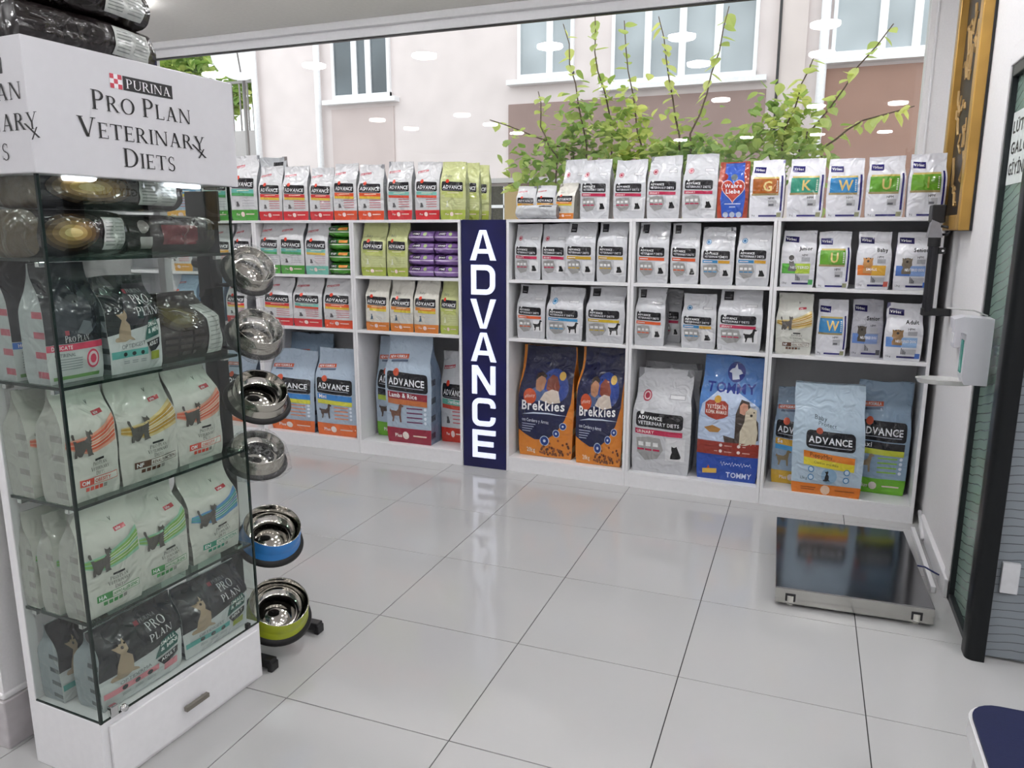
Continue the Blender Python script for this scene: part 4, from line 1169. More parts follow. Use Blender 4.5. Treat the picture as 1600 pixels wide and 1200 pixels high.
# ================================================================== BAGS: design, frame, x, inset, z, width, height, depth, turn, label, options
BAGS = [
 ('blue_s', 'L', -3.371, 0.02, 1.6, 0.343, 0.454, 0.1, 0, 'pale blue bag with yellow base on top shelf, seen through the display case', {}),
 ('green', 'L', -3.062, 0.02, 1.6, 0.233, 0.431, 0.1, 0, 'white bag with green base on the top shelf, seen through the case edge', {}),
 ('green', 'L', -2.812, 0.02, 1.6, 0.225, 0.445, 0.1, 0, 'white bag with green base band right beside the display case sign', {}),
 ('fgrey', 'L', -2.746, 0.22, 1.6, 0.273, 0.446, 0.08, 0, 'grey bag standing behind the first two red-based bags on top', {}),
 ('red', 'L', -2.58, 0.015, 1.6, 0.192, 0.364, 0.085, 0, 'leftmost white bag with red base on top of the shelving', {}),
 ('red', 'L', -2.374, 0.015, 1.6, 0.202, 0.359, 0.085, 0, 'second white bag with red base from the left on top of the shelving', {}),
 ('red', 'L', -2.168, 0.02, 1.6, 0.181, 0.345, 0.085, 0, 'third red-based white bag on top, just left of the two orange-based ones', {}),
 ('orange', 'L', -1.974, 0.01, 1.6, 0.176, 0.364, 0.085, 0, 'left one of two white bags with orange-red base on top of the shelving', {}),
 ('orange', 'L', -1.778, 0.01, 1.6, 0.191, 0.354, 0.085, 0, 'right one of two white bags with orange-red base on top of the shelving', {}),
 ('redteal', 'L', -1.569, 0.02, 1.6, 0.176, 0.365, 0.085, 0, 'white bag with teal band and red base on top, next to the orange-based bags', {}),
 ('redteal', 'L', -1.37, 0.02, 1.6, 0.171, 0.359, 0.085, 0, 'white bag with teal band and red base on top, beside the lime bags', {}),
 ('lime', 'L', -1.192, 0.01, 1.6, 0.162, 0.353, 0.09, 8, 'front lime green bag on top of the shelving, its dark panel in full view', {}),
 ('lime', 'L', -1.14, 0.12, 1.6, 0.146, 0.352, 0.08, 10, 'lime green bag standing behind the front lime bag, its side edge showing', {}),
 ('lime', 'L', -1.115, 0.21, 1.6, 0.152, 0.346, 0.08, 12, 'rearmost lime green bag at the right end of the row above the navy sign', {}),
 ('fgrey', 'R', 0.188, 0.02, 1.6, 0.277, 0.085, 0.2, -6, 'grey foil bag lying flat on top of the shelving right of the navy sign', {'lying': True}),
 ('gold', 'R', 0.022, 0.26, 1.6, 0.13, 0.21, 0.06, 0, 'small white and gold bag at the far left behind the lying grey bag', {}),
 ('gold', 'R', 0.157, 0.25, 1.6, 0.128, 0.211, 0.06, 0, 'small white and gold bag behind the lying grey bag, second from left', {}),
 ('babyw', 'R', 0.36, 0.05, 1.6, 0.131, 0.208, 0.07, -14, 'small orange-based bag leaning sideways at the end of the lying grey bag', {'skew': 0.12}),
 ('vcrim', 'R', 0.36, 0.2, 1.6, 0.139, 0.361, 0.09, 0, 'silver bag half hidden behind the crimson-banded row on top', {}),
 ('vcrim', 'R', 0.548, 0.02, 1.6, 0.173, 0.337, 0.1, 0, 'leftmost silver bag with crimson band in the front row on top', {}),
 ('vcrim', 'R', 0.754, 0.02, 1.6, 0.181, 0.33, 0.1, 0, 'second silver bag with crimson band on top of the shelving', {}),
 ('vcrim', 'R', 0.95, 0.02, 1.6, 0.182, 0.344, 0.1, 0, 'third silver bag with crimson band on top of the shelving', {}),
 ('vcrim', 'R', 1.15, 0.02, 1.6, 0.183, 0.347, 0.1, 0, 'silver bag with crimson band on top, beside the red and blue heart bag', {}),
 ('liebe', 'R', 1.331, 0.02, 1.6, 0.16, 0.3, 0.09, 0, 'red and blue bag with a big red heart on top of the shelving', {}),
 ('wG', 'R', 1.506, 0.015, 1.6, 0.171, 0.304, 0.1, 0, 'white bag with brown block and golden letter G on top', {}),
 ('wK', 'R', 1.7, 0.015, 1.6, 0.174, 0.305, 0.1, 0, 'white bag with teal block and letter K on top', {}),
 ('wW', 'R', 1.889, 0.015, 1.6, 0.168, 0.298, 0.1, 0, 'white bag with blue block and letter W on top of the shelving', {}),
 ('wU', 'R', 2.078, 0.015, 1.6, 0.173, 0.301, 0.1, 0, 'white bag with green block and letter U on top of the shelving', {}),
 ('wJ', 'R', 2.263, 0.015, 1.6, 0.164, 0.31, 0.1, 0, 'rightmost white bag on top, green block, beside the gold picture frame', {}),
 ('gold', 'L', -3.444, 0.03, 1.235, 0.229, 0.334, 0.1, 0, 'white bag with gold band on upper shelf, seen through the case near the column', {}),
 ('gold', 'L', -3.055, 0.03, 1.235, 0.184, 0.333, 0.1, 0, 'white bag with gold band on upper shelf, behind the bowl rack post', {}),
 ('gold', 'L', -2.862, 0.03, 1.235, 0.151, 0.342, 0.1, 0, 'white bag with gold band just above the top wrapped bowl', {}),
 ('green', 'L', -2.619, 0.02, 1.235, 0.168, 0.359, 0.1, 0, 'leftmost green-based white bag on the upper shelf beside the green stack', {}),
 ('green', 'L', -2.422, 0.01, 1.235, 0.195, 0.358, 0.1, 0, 'second green-based white bag on the upper shelf, middle of three', {}),
 ('teal', 'L', -2.221, 0.01, 1.235, 0.18, 0.353, 0.1, 0, 'white bag with mint base on the upper shelf touching the green stack', {}),
 ('fgreen', 'L', -2.049, 0.03, 1.235, 0.186, 0.082, 0.2, 0, 'bottom green flat bag in the stack of four', {'lying': True}),
 ('fgreen', 'L', -2.045, 0.03, 1.318, 0.185, 0.082, 0.2, 0, 'second lowest green flat bag in the stack of four', {'lying': True}),
 ('fgreen', 'L', -2.04, 0.03, 1.401, 0.185, 0.082, 0.2, 0, 'second highest green flat bag in the stack of four', {'lying': True}),
 ('fgreen', 'L', -2.036, 0.03, 1.484, 0.184, 0.082, 0.2, 0, 'top green flat bag in the stack of four', {'lying': True}),
 ('lime', 'L', -1.78, 0.02, 1.235, 0.184, 0.348, 0.1, 0, 'left lime green bag on the upper shelf beside the purple stack', {}),
 ('lime', 'L', -1.594, 0.01, 1.235, 0.151, 0.347, 0.1, 0, 'right lime green bag on the upper shelf touching the purple stack', {}),
 ('fpurple', 'L', -1.428, 0.02, 1.235, 0.18, 0.073, 0.2, 0, 'bottom flat purple bag in the left half of the purple stack', {'lying': True}),
 ('fpurple', 'L', -1.245, 0.02, 1.235, 0.17, 0.073, 0.2, 0, 'bottom flat purple bag in the right half of the purple stack', {'lying': True}),
 ('fpurple', 'L', -1.426, 0.02, 1.309, 0.179, 0.073, 0.2, 0, 'second lowest flat purple bag in the left half of the purple stack', {'lying': True}),
 ('fpurple', 'L', -1.244, 0.02, 1.309, 0.17, 0.073, 0.2, 0, 'second lowest flat purple bag in the right half of the purple stack', {'lying': True}),
 ('fpurple', 'L', -1.424, 0.02, 1.383, 0.178, 0.073, 0.2, 0, 'second highest flat purple bag in the left half of the purple stack', {'lying': True}),
 ('fpurple', 'L', -1.243, 0.02, 1.383, 0.169, 0.073, 0.2, 0, 'second highest flat purple bag in the right half of the purple stack', {'lying': True}),
 ('fpurple', 'L', -1.422, 0.02, 1.457, 0.178, 0.073, 0.2, 0, 'top flat purple bag in the left half of the purple stack', {'lying': True}),
 ('fpurple', 'L', -1.241, 0.02, 1.457, 0.169, 0.073, 0.2, 0, 'top flat purple bag in the right half of the purple stack', {'lying': True}),
 ('blue_s', 'L', -3.434, 0.03, 0.87, 0.231, 0.331, 0.11, 0, 'pale blue bag on the middle shelf seen through the case, left of the rack post', {}),
 ('blue_s', 'L', -3.212, 0.06, 0.87, 0.238, 0.334, 0.11, 0, 'pale blue bag on the middle shelf hidden behind the rack post', {}),
 ('red', 'L', -2.949, 0.03, 0.87, 0.183, 0.305, 0.1, 0, 'white bag with red band between the two upper wrapped bowls', {}),
 ('red', 'L', -2.571, 0.015, 0.87, 0.245, 0.332, 0.11, 0, 'white bag with red base on the middle shelf, nearest the wrapped bowls', {}),
 ('redteal', 'L', -2.323, 0.015, 0.87, 0.232, 0.338, 0.11, 0, 'white bag with teal band and red base on the middle shelf', {}),
 ('orange', 'L', -2.071, 0.015, 0.87, 0.224, 0.348, 0.11, 0, 'white bag with orange base at the right of the middle shelf bay', {}),
 ('babyw', 'L', -1.758, 0.01, 0.87, 0.176, 0.351, 0.1, 0, 'leftmost cream bag with orange base on the middle shelf', {}),
 ('babyw', 'L', -1.572, 0.01, 0.87, 0.171, 0.343, 0.1, 0, 'middle one of three cream bags with orange base', {}),
 ('babyw', 'L', -1.389, 0.005, 0.87, 0.176, 0.347, 0.1, 0, 'rightmost cream bag with orange base, beside the lime bag', {}),
 ('lime', 'L', -1.228, 0.02, 0.87, 0.127, 0.342, 0.1, 0, 'lime green bag on the middle shelf right against the navy sign', {}),
 ('bigmini', 'L', -3.041, 0.1, 0.095, 0.287, 0.555, 0.15, 0, 'large pale blue bag on the bottom shelf hidden behind the pet bowls', {}),
 ('bigmini', 'L', -2.512, 0.03, 0.095, 0.377, 0.591, 0.15, 0, 'large pale blue bag with orange base next to the steel bowls', {}),
 ('bigmaxi', 'L', -2.513, 0.2, 0.095, 0.374, 0.683, 0.14, 0, 'tall blue bag standing at the back above the pale blue bag by the bowls', {'lean': 4}),
 ('bigmini', 'L', -2.128, 0.02, 0.095, 0.322, 0.62, 0.13, 0, 'large pale blue bag with blue and yellow bands at the unit divider', {}),
 ('biggreen', 'L', -1.717, 0.15, 0.095, 0.315, 0.705, 0.14, 0, 'blue bag with green base half hidden behind the wine-red based bag', {}),
 ('biglamb', 'L', -1.552, 0.03, 0.095, 0.338, 0.741, 0.15, 0, 'large pale blue bag with wine-red base and brown dog on the bottom shelf', {}),
 ('bigwhite', 'L', -1.276, 0.17, 0.095, 0.193, 0.63, 0.12, 0, 'large white bag with red base behind, next to the navy sign', {}),
 ('vcrim', 'R', 0.129, 0.02, 1.235, 0.167, 0.337, 0.1, 0, 'leftmost silver crimson-banded bag on the upper shelf, by the navy sign', {}),
 ('vcrim', 'R', 0.301, 0.03, 1.235, 0.163, 0.337, 0.1, 0, 'second silver crimson-banded bag on the upper shelf, half covered', {}),
 ('vgold', 'R', 0.47, 0.01, 1.235, 0.181, 0.344, 0.1, 0, 'left silver bag with gold band and black tag on the upper shelf', {}),
 ('vgold', 'R', 0.663, 0.01, 1.235, 0.176, 0.347, 0.1, 0, 'right silver bag with gold band and black tag on the upper shelf', {}),
 ('vorange', 'R', 0.905, 0.015, 1.235, 0.176, 0.343, 0.1, 0, 'left silver bag with orange band on the upper shelf', {}),
 ('vorange', 'R', 1.087, 0.02, 1.235, 0.156, 0.339, 0.1, 0, 'right silver bag with orange band on the upper shelf', {}),
 ('vblue', 'R', 1.268, 0.01, 1.235, 0.175, 0.317, 0.1, 0, 'left silver bag with blue and gold band on the upper shelf', {}),
 ('vblue', 'R', 1.458, 0.01, 1.235, 0.172, 0.327, 0.1, 0, 'right silver bag with blue and gold band on the upper shelf, by the divider', {}),
 ('junior', 'R', 1.687, 0.015, 1.235, 0.169, 0.3, 0.11, 0, 'white bag with grey cat and green band reading Junior', {}),
 ('wU', 'R', 1.864, 0.015, 1.235, 0.157, 0.294, 0.11, 0, 'white bag with green block and letter U on the upper shelf', {}),
 ('baby', 'R', 2.054, 0.01, 1.235, 0.157, 0.294, 0.11, 0, 'white bag with small terrier and orange band reading Baby', {}),
 ('senior', 'R', 2.233, 0.01, 1.235, 0.16, 0.294, 0.11, 0, 'white bag with dog and blue band reading Senior on the upper shelf', {}),
 ('vod', 'R', 0.15, 0.03, 0.87, 0.182, 0.331, 0.11, 0, 'silver bag with orange band and dog on the middle shelf, by the navy sign', {}),
 ('vbd', 'R', 0.374, 0.01, 0.87, 0.228, 0.322, 0.12, 0, 'silver bag with plain blue band and dog on the middle shelf', {}),
 ('vgd', 'R', 0.631, 0.01, 0.87, 0.23, 0.334, 0.12, 0, 'silver bag with gold band and dog on the middle shelf', {}),
 ('vorange', 'R', 0.899, 0.02, 0.87, 0.172, 0.334, 0.11, 0, 'silver bag with orange band and cat on the middle shelf', {}),
 ('vcrim', 'R', 0.986, 0.2, 0.87, 0.122, 0.317, 0.1, 0, 'silver bag set back between the orange and blue banded bags', {}),
 ('vblue', 'R', 1.182, 0.02, 0.87, 0.189, 0.309, 0.11, 0, 'silver bag with blue and gold band on the middle shelf', {}),
 ('vcd', 'R', 1.407, 0.01, 0.87, 0.232, 0.339, 0.12, 0, 'wide silver bag with crimson band and dog on the middle shelf', {}),
 ('ppvN', 'R', 1.694, 0.015, 0.87, 0.182, 0.33, 0.1, 0, 'cream bag with a walking cat on the middle shelf at the divider', {}),
 ('wW', 'R', 1.883, 0.05, 0.87, 0.148, 0.299, 0.1, 0, 'white bag with blue block and letter W on the middle shelf', {}),
 ('senior2', 'R', 2.055, 0.06, 0.87, 0.147, 0.305, 0.1, 0, 'greyish bag reading Senior on the middle shelf, set back', {}),
 ('adult', 'R', 2.227, 0.01, 0.87, 0.173, 0.294, 0.12, 0, 'white bag with brown puppy reading Adult at the right end', {}),
 ('brek', 'R', 0.237, 0.06, 0.095, 0.364, 0.714, 0.17, 0, 'left navy and orange dog food sack, the shelf divider on its left', {'lean': 1}),
 ('brek', 'R', 0.601, 0.025, 0.095, 0.289, 0.725, 0.17, 0, 'right navy and orange dog food sack with round gold seal', {'lean': 1, 'skew': 0.02}),
 ('vbig', 'R', 0.99, 0.02, 0.095, 0.34, 0.629, 0.17, 0, 'big silver bag with crimson band and black cat on the bottom shelf', {}),
 ('vbig', 'R', 1.001, 0.24, 0.095, 0.348, 0.639, 0.12, 0, 'silver bag with black tag standing behind the big crimson-banded bag', {}),
 ('tommy', 'R', 1.377, 0.04, 0.095, 0.341, 0.729, 0.16, 0, 'tall bright blue sack with woman and dog picture and red band', {}),
 ('bigsens', 'R', 1.746, 0.12, 0.095, 0.246, 0.557, 0.15, 0, 'pale blue bag with yellow base at the left behind the puppy bag', {}),
 ('puppy', 'R', 1.917, 0.0, 0.095, 0.356, 0.618, 0.12, 0, 'light blue bag with orange base and puppy, standing in front, tilted', {'skew': -0.05, 'slump': 0.6}),
 ('bigmaxi', 'R', 2.177, 0.14, 0.095, 0.28, 0.623, 0.16, 0, 'large blue bag with bright green base in the right corner of the shelf', {}),
 ('darkr', 'C', 0.432, 0.03, 1.463, 0.315, 0.11, 0.2, 0, 'dark brown bag with red patch lying on the top glass shelf', {'lying': True}),
 ('darkq', 'C', 0.139, 0.012, 1.463, 0.253, 0.118, 0.25, 0, 'dark bag with paper label lying at the front corner of the top glass shelf', {'lying': True}),
 ('darkp', 'C', 0.258, 0.03, 1.583, 0.435, 0.105, 0.2, 0, 'dark bag with gold photo lying on top of the two other dark bags', {'lying': True}),
 ('delic', 'C', 0.089, 0.045, 1.143, 0.153, 0.305, 0.09, 0, 'black and white bag with grey cat and pink band in the case', {}),
 ('house', 'C', 0.089, 0.175, 1.143, 0.153, 0.31, 0.085, 0, 'black and white bag with blue band at the rear left of the case', {}),
 ('ppA', 'C', 0.26, 0.025, 1.143, 0.17, 0.265, 0.11, 0, 'black bag with green size badge on the upper glass shelf', {}),
 ('darkl', 'C', 0.474, 0.03, 1.143, 0.244, 0.2, 0.2, 0, 'dark brown bag with a tall paper label at the right of the upper glass shelf', {}),
 ('ppvO', 'C', 0.086, 0.022, 0.825, 0.152, 0.305, 0.1, 0, 'cream bag with red swoosh and cat at the front corner of the case', {}),
 ('ppvO', 'C', 0.08, 0.16, 0.825, 0.14, 0.29, 0.095, 0, 'cream bag at the rear left of the middle glass shelf, seen from its side', {}),
 ('ppvN', 'C', 0.272, 0.025, 0.825, 0.195, 0.3, 0.11, 0, 'cream bag with gold swoosh and grey cat on the middle glass shelf', {}),
 ('ppvO', 'C', 0.464, 0.03, 0.825, 0.172, 0.3, 0.11, 0, 'cream bag with red swoosh at the right of the middle glass shelf', {}),
 ('ppvH', 'C', 0.1, 0.015, 0.497, 0.18, 0.3, 0.078, 0, 'white bag with green swoosh and cat at the front corner of the case', {}),
 ('ppvH', 'C', 0.095, 0.117, 0.497, 0.17, 0.285, 0.066, 0, 'middle one of three white bags seen from the side through the case end', {}),
 ('ppvH', 'C', 0.09, 0.205, 0.497, 0.16, 0.28, 0.062, 0, 'rear one of three white bags seen from the side through the case end', {}),
 ('ppvH', 'C', 0.285, 0.025, 0.497, 0.174, 0.29, 0.11, 0, 'white bag with green swoosh, second on the lower glass shelf', {}),
 ('ppvE', 'C', 0.489, 0.025, 0.497, 0.198, 0.285, 0.11, 0, 'white bag with teal and blue swoosh on the lower glass shelf', {}),
 ('ppD', 'C', 0.172, 0.02, 0.207, 0.275, 0.235, 0.1, 0, 'black and white bag with small dog and pink band in the case bottom', {}),
 ('ppG', 'C', 0.458, 0.02, 0.207, 0.265, 0.225, 0.11, 0, 'black and white bag with small dog and teal band in the case bottom', {}),
 ('ppG', 'C', 0.11, 0.165, 0.207, 0.18, 0.24, 0.085, 0, 'black and white bag with teal band at the rear left of the case bottom', {}),
]
FRM = {'L': FRL, 'R': FRR, 'C': FRC}
GRP = {'L': 'food bags on the left-hand shelving', 'R': 'food bags on the right-hand shelving', 'C': 'food bags in the glass display case'}
for i, (de, un, x, yy, z, w, h, dd, rot, lab, op) in enumerate(BAGS):
    bag(de, FRM[un], x, yy, z + 0.0006, w, h, dd, rot, 100 + i, lab, GRP[un], **op)

# ================================================================== DISPLAY CASE
CU, CV = 0.615, 0.30
dc = thing('display_case', (FRC[0], FRC[1], 0), 'tall glass display case with white drawer base and printed sign box', 'display case', None, FRC[2])
# base
BH = 0.205
part('base_cabinet', WHITE, dc, 0, CU, 0.004, CV, 0.0, BH, 0.002)
dr = part('drawer', WHITE, dc, 0.022, CU - 0.018, -0.006, 0.003, 0.016, 0.186, 0.002)
part('handle', P('brushed_handle', '#8d8880', 0.3, metal=0.8), dr, 0.262, 0.352, -0.026, -0.012, 0.085, 0.1, 0.002)
m = MB(); m.box(0.272, 0.28, -0.014, -0.005, 0.088, 0.096); m.build('handle_post', STEEL, dr)
m = MB(); m.box(0.334, 0.342, -0.014, -0.005, 0.088, 0.096); m.build('handle_post', STEEL, dr)
# glass panes (6 mm) with dark green cut edges
ZT = 1.665
def pane(x0, x1, y0, y1):
    m = MB()
    if x1 - x0 > y1 - y0:
        ym = (y0 + y1) / 2
        m.add([(x0, ym, BH), (x1, ym, BH), (x1, ym, ZT), (x0, ym, ZT)], [(0, 1, 2, 3)])
    else:
        xm = (x0 + x1) / 2
        m.add([(xm, y0, BH), (xm, y1, BH), (xm, y1, ZT), (xm, y0, ZT)], [(0, 1, 2, 3)])
    return m.build('glass_pane', GLASSC, dc)
pf = pane(0.006, CU, 0.0, 0.006)
pl = pane(0.0, 0.006, 0.0, CV - 0.02)
pr = pane(CU - 0.006, CU, 0.008, CV - 0.02)
m = MB(); m.box(-0.001, 0.0065, -0.001, 0.0065, BH, ZT); m.build('glass_edge', GEDGE, pf)
m = MB(); m.box(CU - 0.007, CU + 0.0, 0.0, 0.006, BH, ZT); m.build('glass_edge', GEDGE, pf)
m = MB(); m.box(0.0, CU, 0.001, 0.005, BH - 0.001, BH + 0.004); m.build('glass_edge', GEDGE, pf)
m = MB(); m.box(0.001, 0.005, 0.0, CV - 0.03, BH - 0.001, BH + 0.004); m.build('glass_edge', GEDGE, pl)
part('rear_post', WHITE, dc, 0.0, 0.03, CV - 0.03, CV, BH, ZT, 0.002)
part('rear_post', WHITE, dc, CU - 0.03, CU, CV - 0.03, CV, BH, ZT, 0.002)
for zz in (1.463, 1.143, 0.825, 0.497):
    m = MB(); m.box(0.009, CU - 0.009, 0.009, CV - 0.012, zz - 0.008, zz)
    sh = m.build('glass_shelf', GSHELF, dc)
    m = MB(); m.box(0.008, CU - 0.008, 0.0075, 0.0088, zz - 0.008, zz); m.build('cut_edge', GEDGE, sh)
    m = MB(); m.box(0.0075, 0.0088, 0.0088, CV - 0.012, zz - 0.008, zz); m.build('cut_edge', GEDGE, sh)
    for cxx, cyy in ((0.012, 0.05), (0.012, 0.24), (CU - 0.03, 0.05), (CU - 0.03, 0.24)):
        m = MB(); m.box(cxx - 0.003, cxx + 0.02, cyy - 0.008, cyy + 0.008, zz - 0.022, zz - 0.0085, 0, 0.002); m.build('shelf_clip', CHROME, sh)
# hinge and lock at the foot of the glass door
m = MB(); m.box(0.03, 0.055, -0.004, 0.012, BH + 0.001, BH + 0.035, 0, 0.003); hg = m.build('hinge', CHROME, dc)
m = MB(); m.lathe([(0, 0.012), (0.009, 0.012), (0.011, 0.0)], 16, 0, Matrix.Translation((0.07, -0.002, BH + 0.012)) @ Matrix.Rotation(math.pi / 2, 4, 'X')); m.build('lock', CHROME, dc, True)
m = MB(); m.box(CU - 0.06, CU - 0.045, -0.003, 0.012, BH + 0.001, BH + 0.02, 0, 0.002); m.build('door_stop', BLACK, dc)
# sign box
SB0, SB1, SV0, SV1, SZ0, SZ1 = -0.014, CU + 0.018, -0.02, CV + 0.015, 1.662, 1.965
SIGNW = P('sign_box_white', '#cfced2', 0.35, var=0.01)
sb = part('sign_box', SIGNW, dc, SB0, SB1, SV0, SV1, SZ0, SZ1, 0.003)
INK = P('sign_print_black', '#1b1a1c', 0.4); SRED = P('sign_print_red', '#c04555', 0.4); SWH = P('sign_print_white', '#e9e7ea', 0.4)
def sign_print(place, wd, parent):
    """place(s, z) -> point on the face; s runs 0..wd along the face"""
    def put(name, mat, v, f):
        mm = MB(); mm.add([place(p[0], p[1]) for p in v], f); mm.build(name, mat, parent)
    cx = wd / 2
    def line(name, st, zb, h, font='s', mat=INK, c=cx, mw=None):
        v, f, w_ = text2d(st, font)
        sx = h * 1.0
        if mw: sx = mw / w_
        put(name, mat, [(c + (p[0] - w_ / 2) * sx, zb + p[1] * h) for p in v], f)
    bx0, bx1 = cx - 0.11, cx + 0.11
    put('logo_plate', INK, [(cx - 0.062, 1.885), (bx1 - 0.015, 1.885), (bx1 - 0.015, 1.92), (cx - 0.062, 1.92)], [(0, 1, 2, 3)])
    q = 0.0117
    for i in range(3):
        for j in range(3):
            x0, z0 = cx - 0.1 + i * q, 1.885 + j * q
            put('logo_square', SRED if (i + j) % 2 == 0 else SWH, [(x0, z0), (x0 + q, z0), (x0 + q, z0 + q), (x0, z0 + q)], [(0, 1, 2, 3)])
    global LIFT
    LIFT = 0.0016
    line('lettering', 'PURINA', 1.8905, 0.023, 's', SWH, (cx - 0.062 + bx1 - 0.015) / 2, 0.14)
    line('lettering', 'Pro Plan', 1.826, 0.047, 's', INK, cx - 0.005, 0.31)
    line('lettering', 'Veterinary', 1.758, 0.047, 's', INK, cx - 0.005, 0.40)
    line('lettering', 'Diets', 1.693, 0.047, 's', INK, cx, 0.165)
    # tail of the final letters
    x = cx + 0.16
    put('lettering', INK, [(x - 0.012, 1.772), (x - 0.004, 1.772), (x + 0.042, 1.738), (x + 0.034, 1.738)], [(0, 1, 2, 3)])
    put('lettering', INK, [(x + 0.01, 1.735), (x + 0.015, 1.735), (x + 0.035, 1.762), (x + 0.03, 1.762)], [(0, 1, 2, 3)])
LIFT = 0.0008
sign_print(lambda s_, z: (SB0 + s_, SV0 - LIFT, z), SB1 - SB0, sb)
LIFT = 0.0008
sign_print(lambda s_, z: (SB0 - LIFT, SV1 - s_ , z), SV1 - SV0, sb)
for x0 in (0.09, 0.4):
    m = MB(); m.box(x0, x0 + 0.12, 0.02, 0.045, 1.652, 1.662, 0, 0.002); m.build('led_strip', P('case_led', '#f2f4ff', 0.3, emit=6.0), sb)
# dark bags stacked on the sign box
for k, (h_, z_, l_, x_, w_) in enumerate(((0.1, 0.0, 'lowest dark bag with paper label stacked on the sign box', 0.225, 0.4), (0.1, 0.1, 'second dark bag with paper label stacked on the sign box', 0.215, 0.39), (0.1, 0.2, 'third dark bag up stacked on the sign box', 0.2, 0.36), (0.1, 0.3, 'topmost dark bag stacked on the sign box', 0.19, 0.33))):
    bag('darkp' if k == 2 else 'darks', FRC, x_, 0.03, SZ1 + 0.0006 + z_, w_, h_, 0.19, 2 - 3 * (k % 2), 700 + k, l_, 'dark bags stacked on the case', lying=True)

# ================================================================== PET BOWL RACK
PX, PY = -1.02, -1.545
rk = thing('bowl_rack', (PX, PY, 0), 'black metal rack holding tilted pet bowls beside the display case', 'rack')
part('post', BLACK, rk, -0.028, 0.028, -0.028, 0.028, 0.03, 1.60, 0.003)
part('top_plate', P('dark_grey_plate', '#3c3d40', 0.4), rk, -0.05, 0.09, -0.04, -0.03, 1.56, 1.66, 0.003)
m = MB(); m.lathe([(0, 0.0), (0.018, 0.0), (0.02, 0.01), (0.02, 0.03), (0.014, 0.04), (0, 0.04)], 10, 0, Matrix.Translation((-0.028, 0, 1.42)) @ Matrix.Rotation(-math.pi / 2, 4, 'Y')); m.build('clamp_knob', BLACK, rk, 'auto')
part('base_bar', BLACK, rk, -0.03, 0.03, -0.17, 0.17, 0.015, 0.05, 0.004)
for yy in (-0.135, 0.14):
    f_ = part('foot', BLACK, rk, -0.165, 0.278, yy - 0.018, yy + 0.018, 0.012, 0.045, 0.004)
    m = MB(); m.box(0.262, 0.282, yy - 0.02, yy + 0.02, 0.0, 0.034, 0, 0.004); m.build('foot_cap', BLACK, f_)
BLUE = P('blue_bowl_enamel', '#2f7cc4', 0.3, var=0.03); LIMEB = P('lime_bowl_enamel', '#a3ae2b', 0.3, var=0.03)
RUB = P('black_rubber', '#161517', 0.6)
MIRR = P('polished_bowl_steel', '#c9c6c0', 0.07, metal=1.0, var=0.05, scale=30)
axis = Vector((0.60, -0.22, 0.77)).normalized()
def film_mat():
    if 'clear_wrap' in MATS: return MATS['clear_wrap']
    m, N, L, b = new_mat('clear_wrap')
    N.remove(b)
    t = N.new('ShaderNodeBsdfTransparent'); t.inputs['Color'].default_value = (0.96, 0.96, 0.96, 1)
    g_ = N.new('ShaderNodeBsdfGlossy'); g_.inputs['Roughness'].default_value = 0.12
    df = N.new('ShaderNodeBsdfDiffuse'); df.inputs['Color'].default_value = (0.85, 0.85, 0.86, 1)
    n = N.new('ShaderNodeTexNoise'); n.inputs['Scale'].default_value = 26; n.inputs['Detail'].default_value = 3; n.inputs['Distortion'].default_value = 1.2
    tx = N.new('ShaderNodeTexCoord'); L.new(tx.outputs['Object'], n.inputs['Vector'])
    bp = N.new('ShaderNodeBump'); bp.inputs['Strength'].default_value = 0.6; bp.inputs['Distance'].default_value = 0.02
    L.new(n.outputs['Fac'], bp.inputs['Height']); L.new(bp.outputs['Normal'], g_.inputs['Normal'])
    r_ = N.new('ShaderNodeValToRGB')
    r_.color_ramp.elements[0].position = 0.47; r_.color_ramp.elements[0].color = (0.02, 0.02, 0.02, 1)
    r_.color_ramp.elements[1].position = 0.5; r_.color_ramp.elements[1].color = (0.28, 0.28, 0.28, 1)
    e3 = r_.color_ramp.elements.new(0.53); e3.color = (0.03, 0.03, 0.03, 1)
    e4 = r_.color_ramp.elements.new(0.8); e4.color = (0.07, 0.07, 0.07, 1)
    L.new(n.outputs['Fac'], r_.inputs['Fac'])
    a = N.new('ShaderNodeMixShader'); a.inputs['Fac'].default_value = 0.035
    L.new(t.outputs[0], a.inputs[1]); L.new(g_.outputs[0], a.inputs[2])
    c = N.new('ShaderNodeMixShader'); L.new(r_.outputs['Color'], c.inputs['Fac'])
    L.new(a.outputs[0], c.inputs[1]); L.new(df.outputs[0], c.inputs[2])
    L.new(c.outputs[0], N['Material Output'].inputs['Surface'])
    MATS['clear_wrap'] = m
    return m
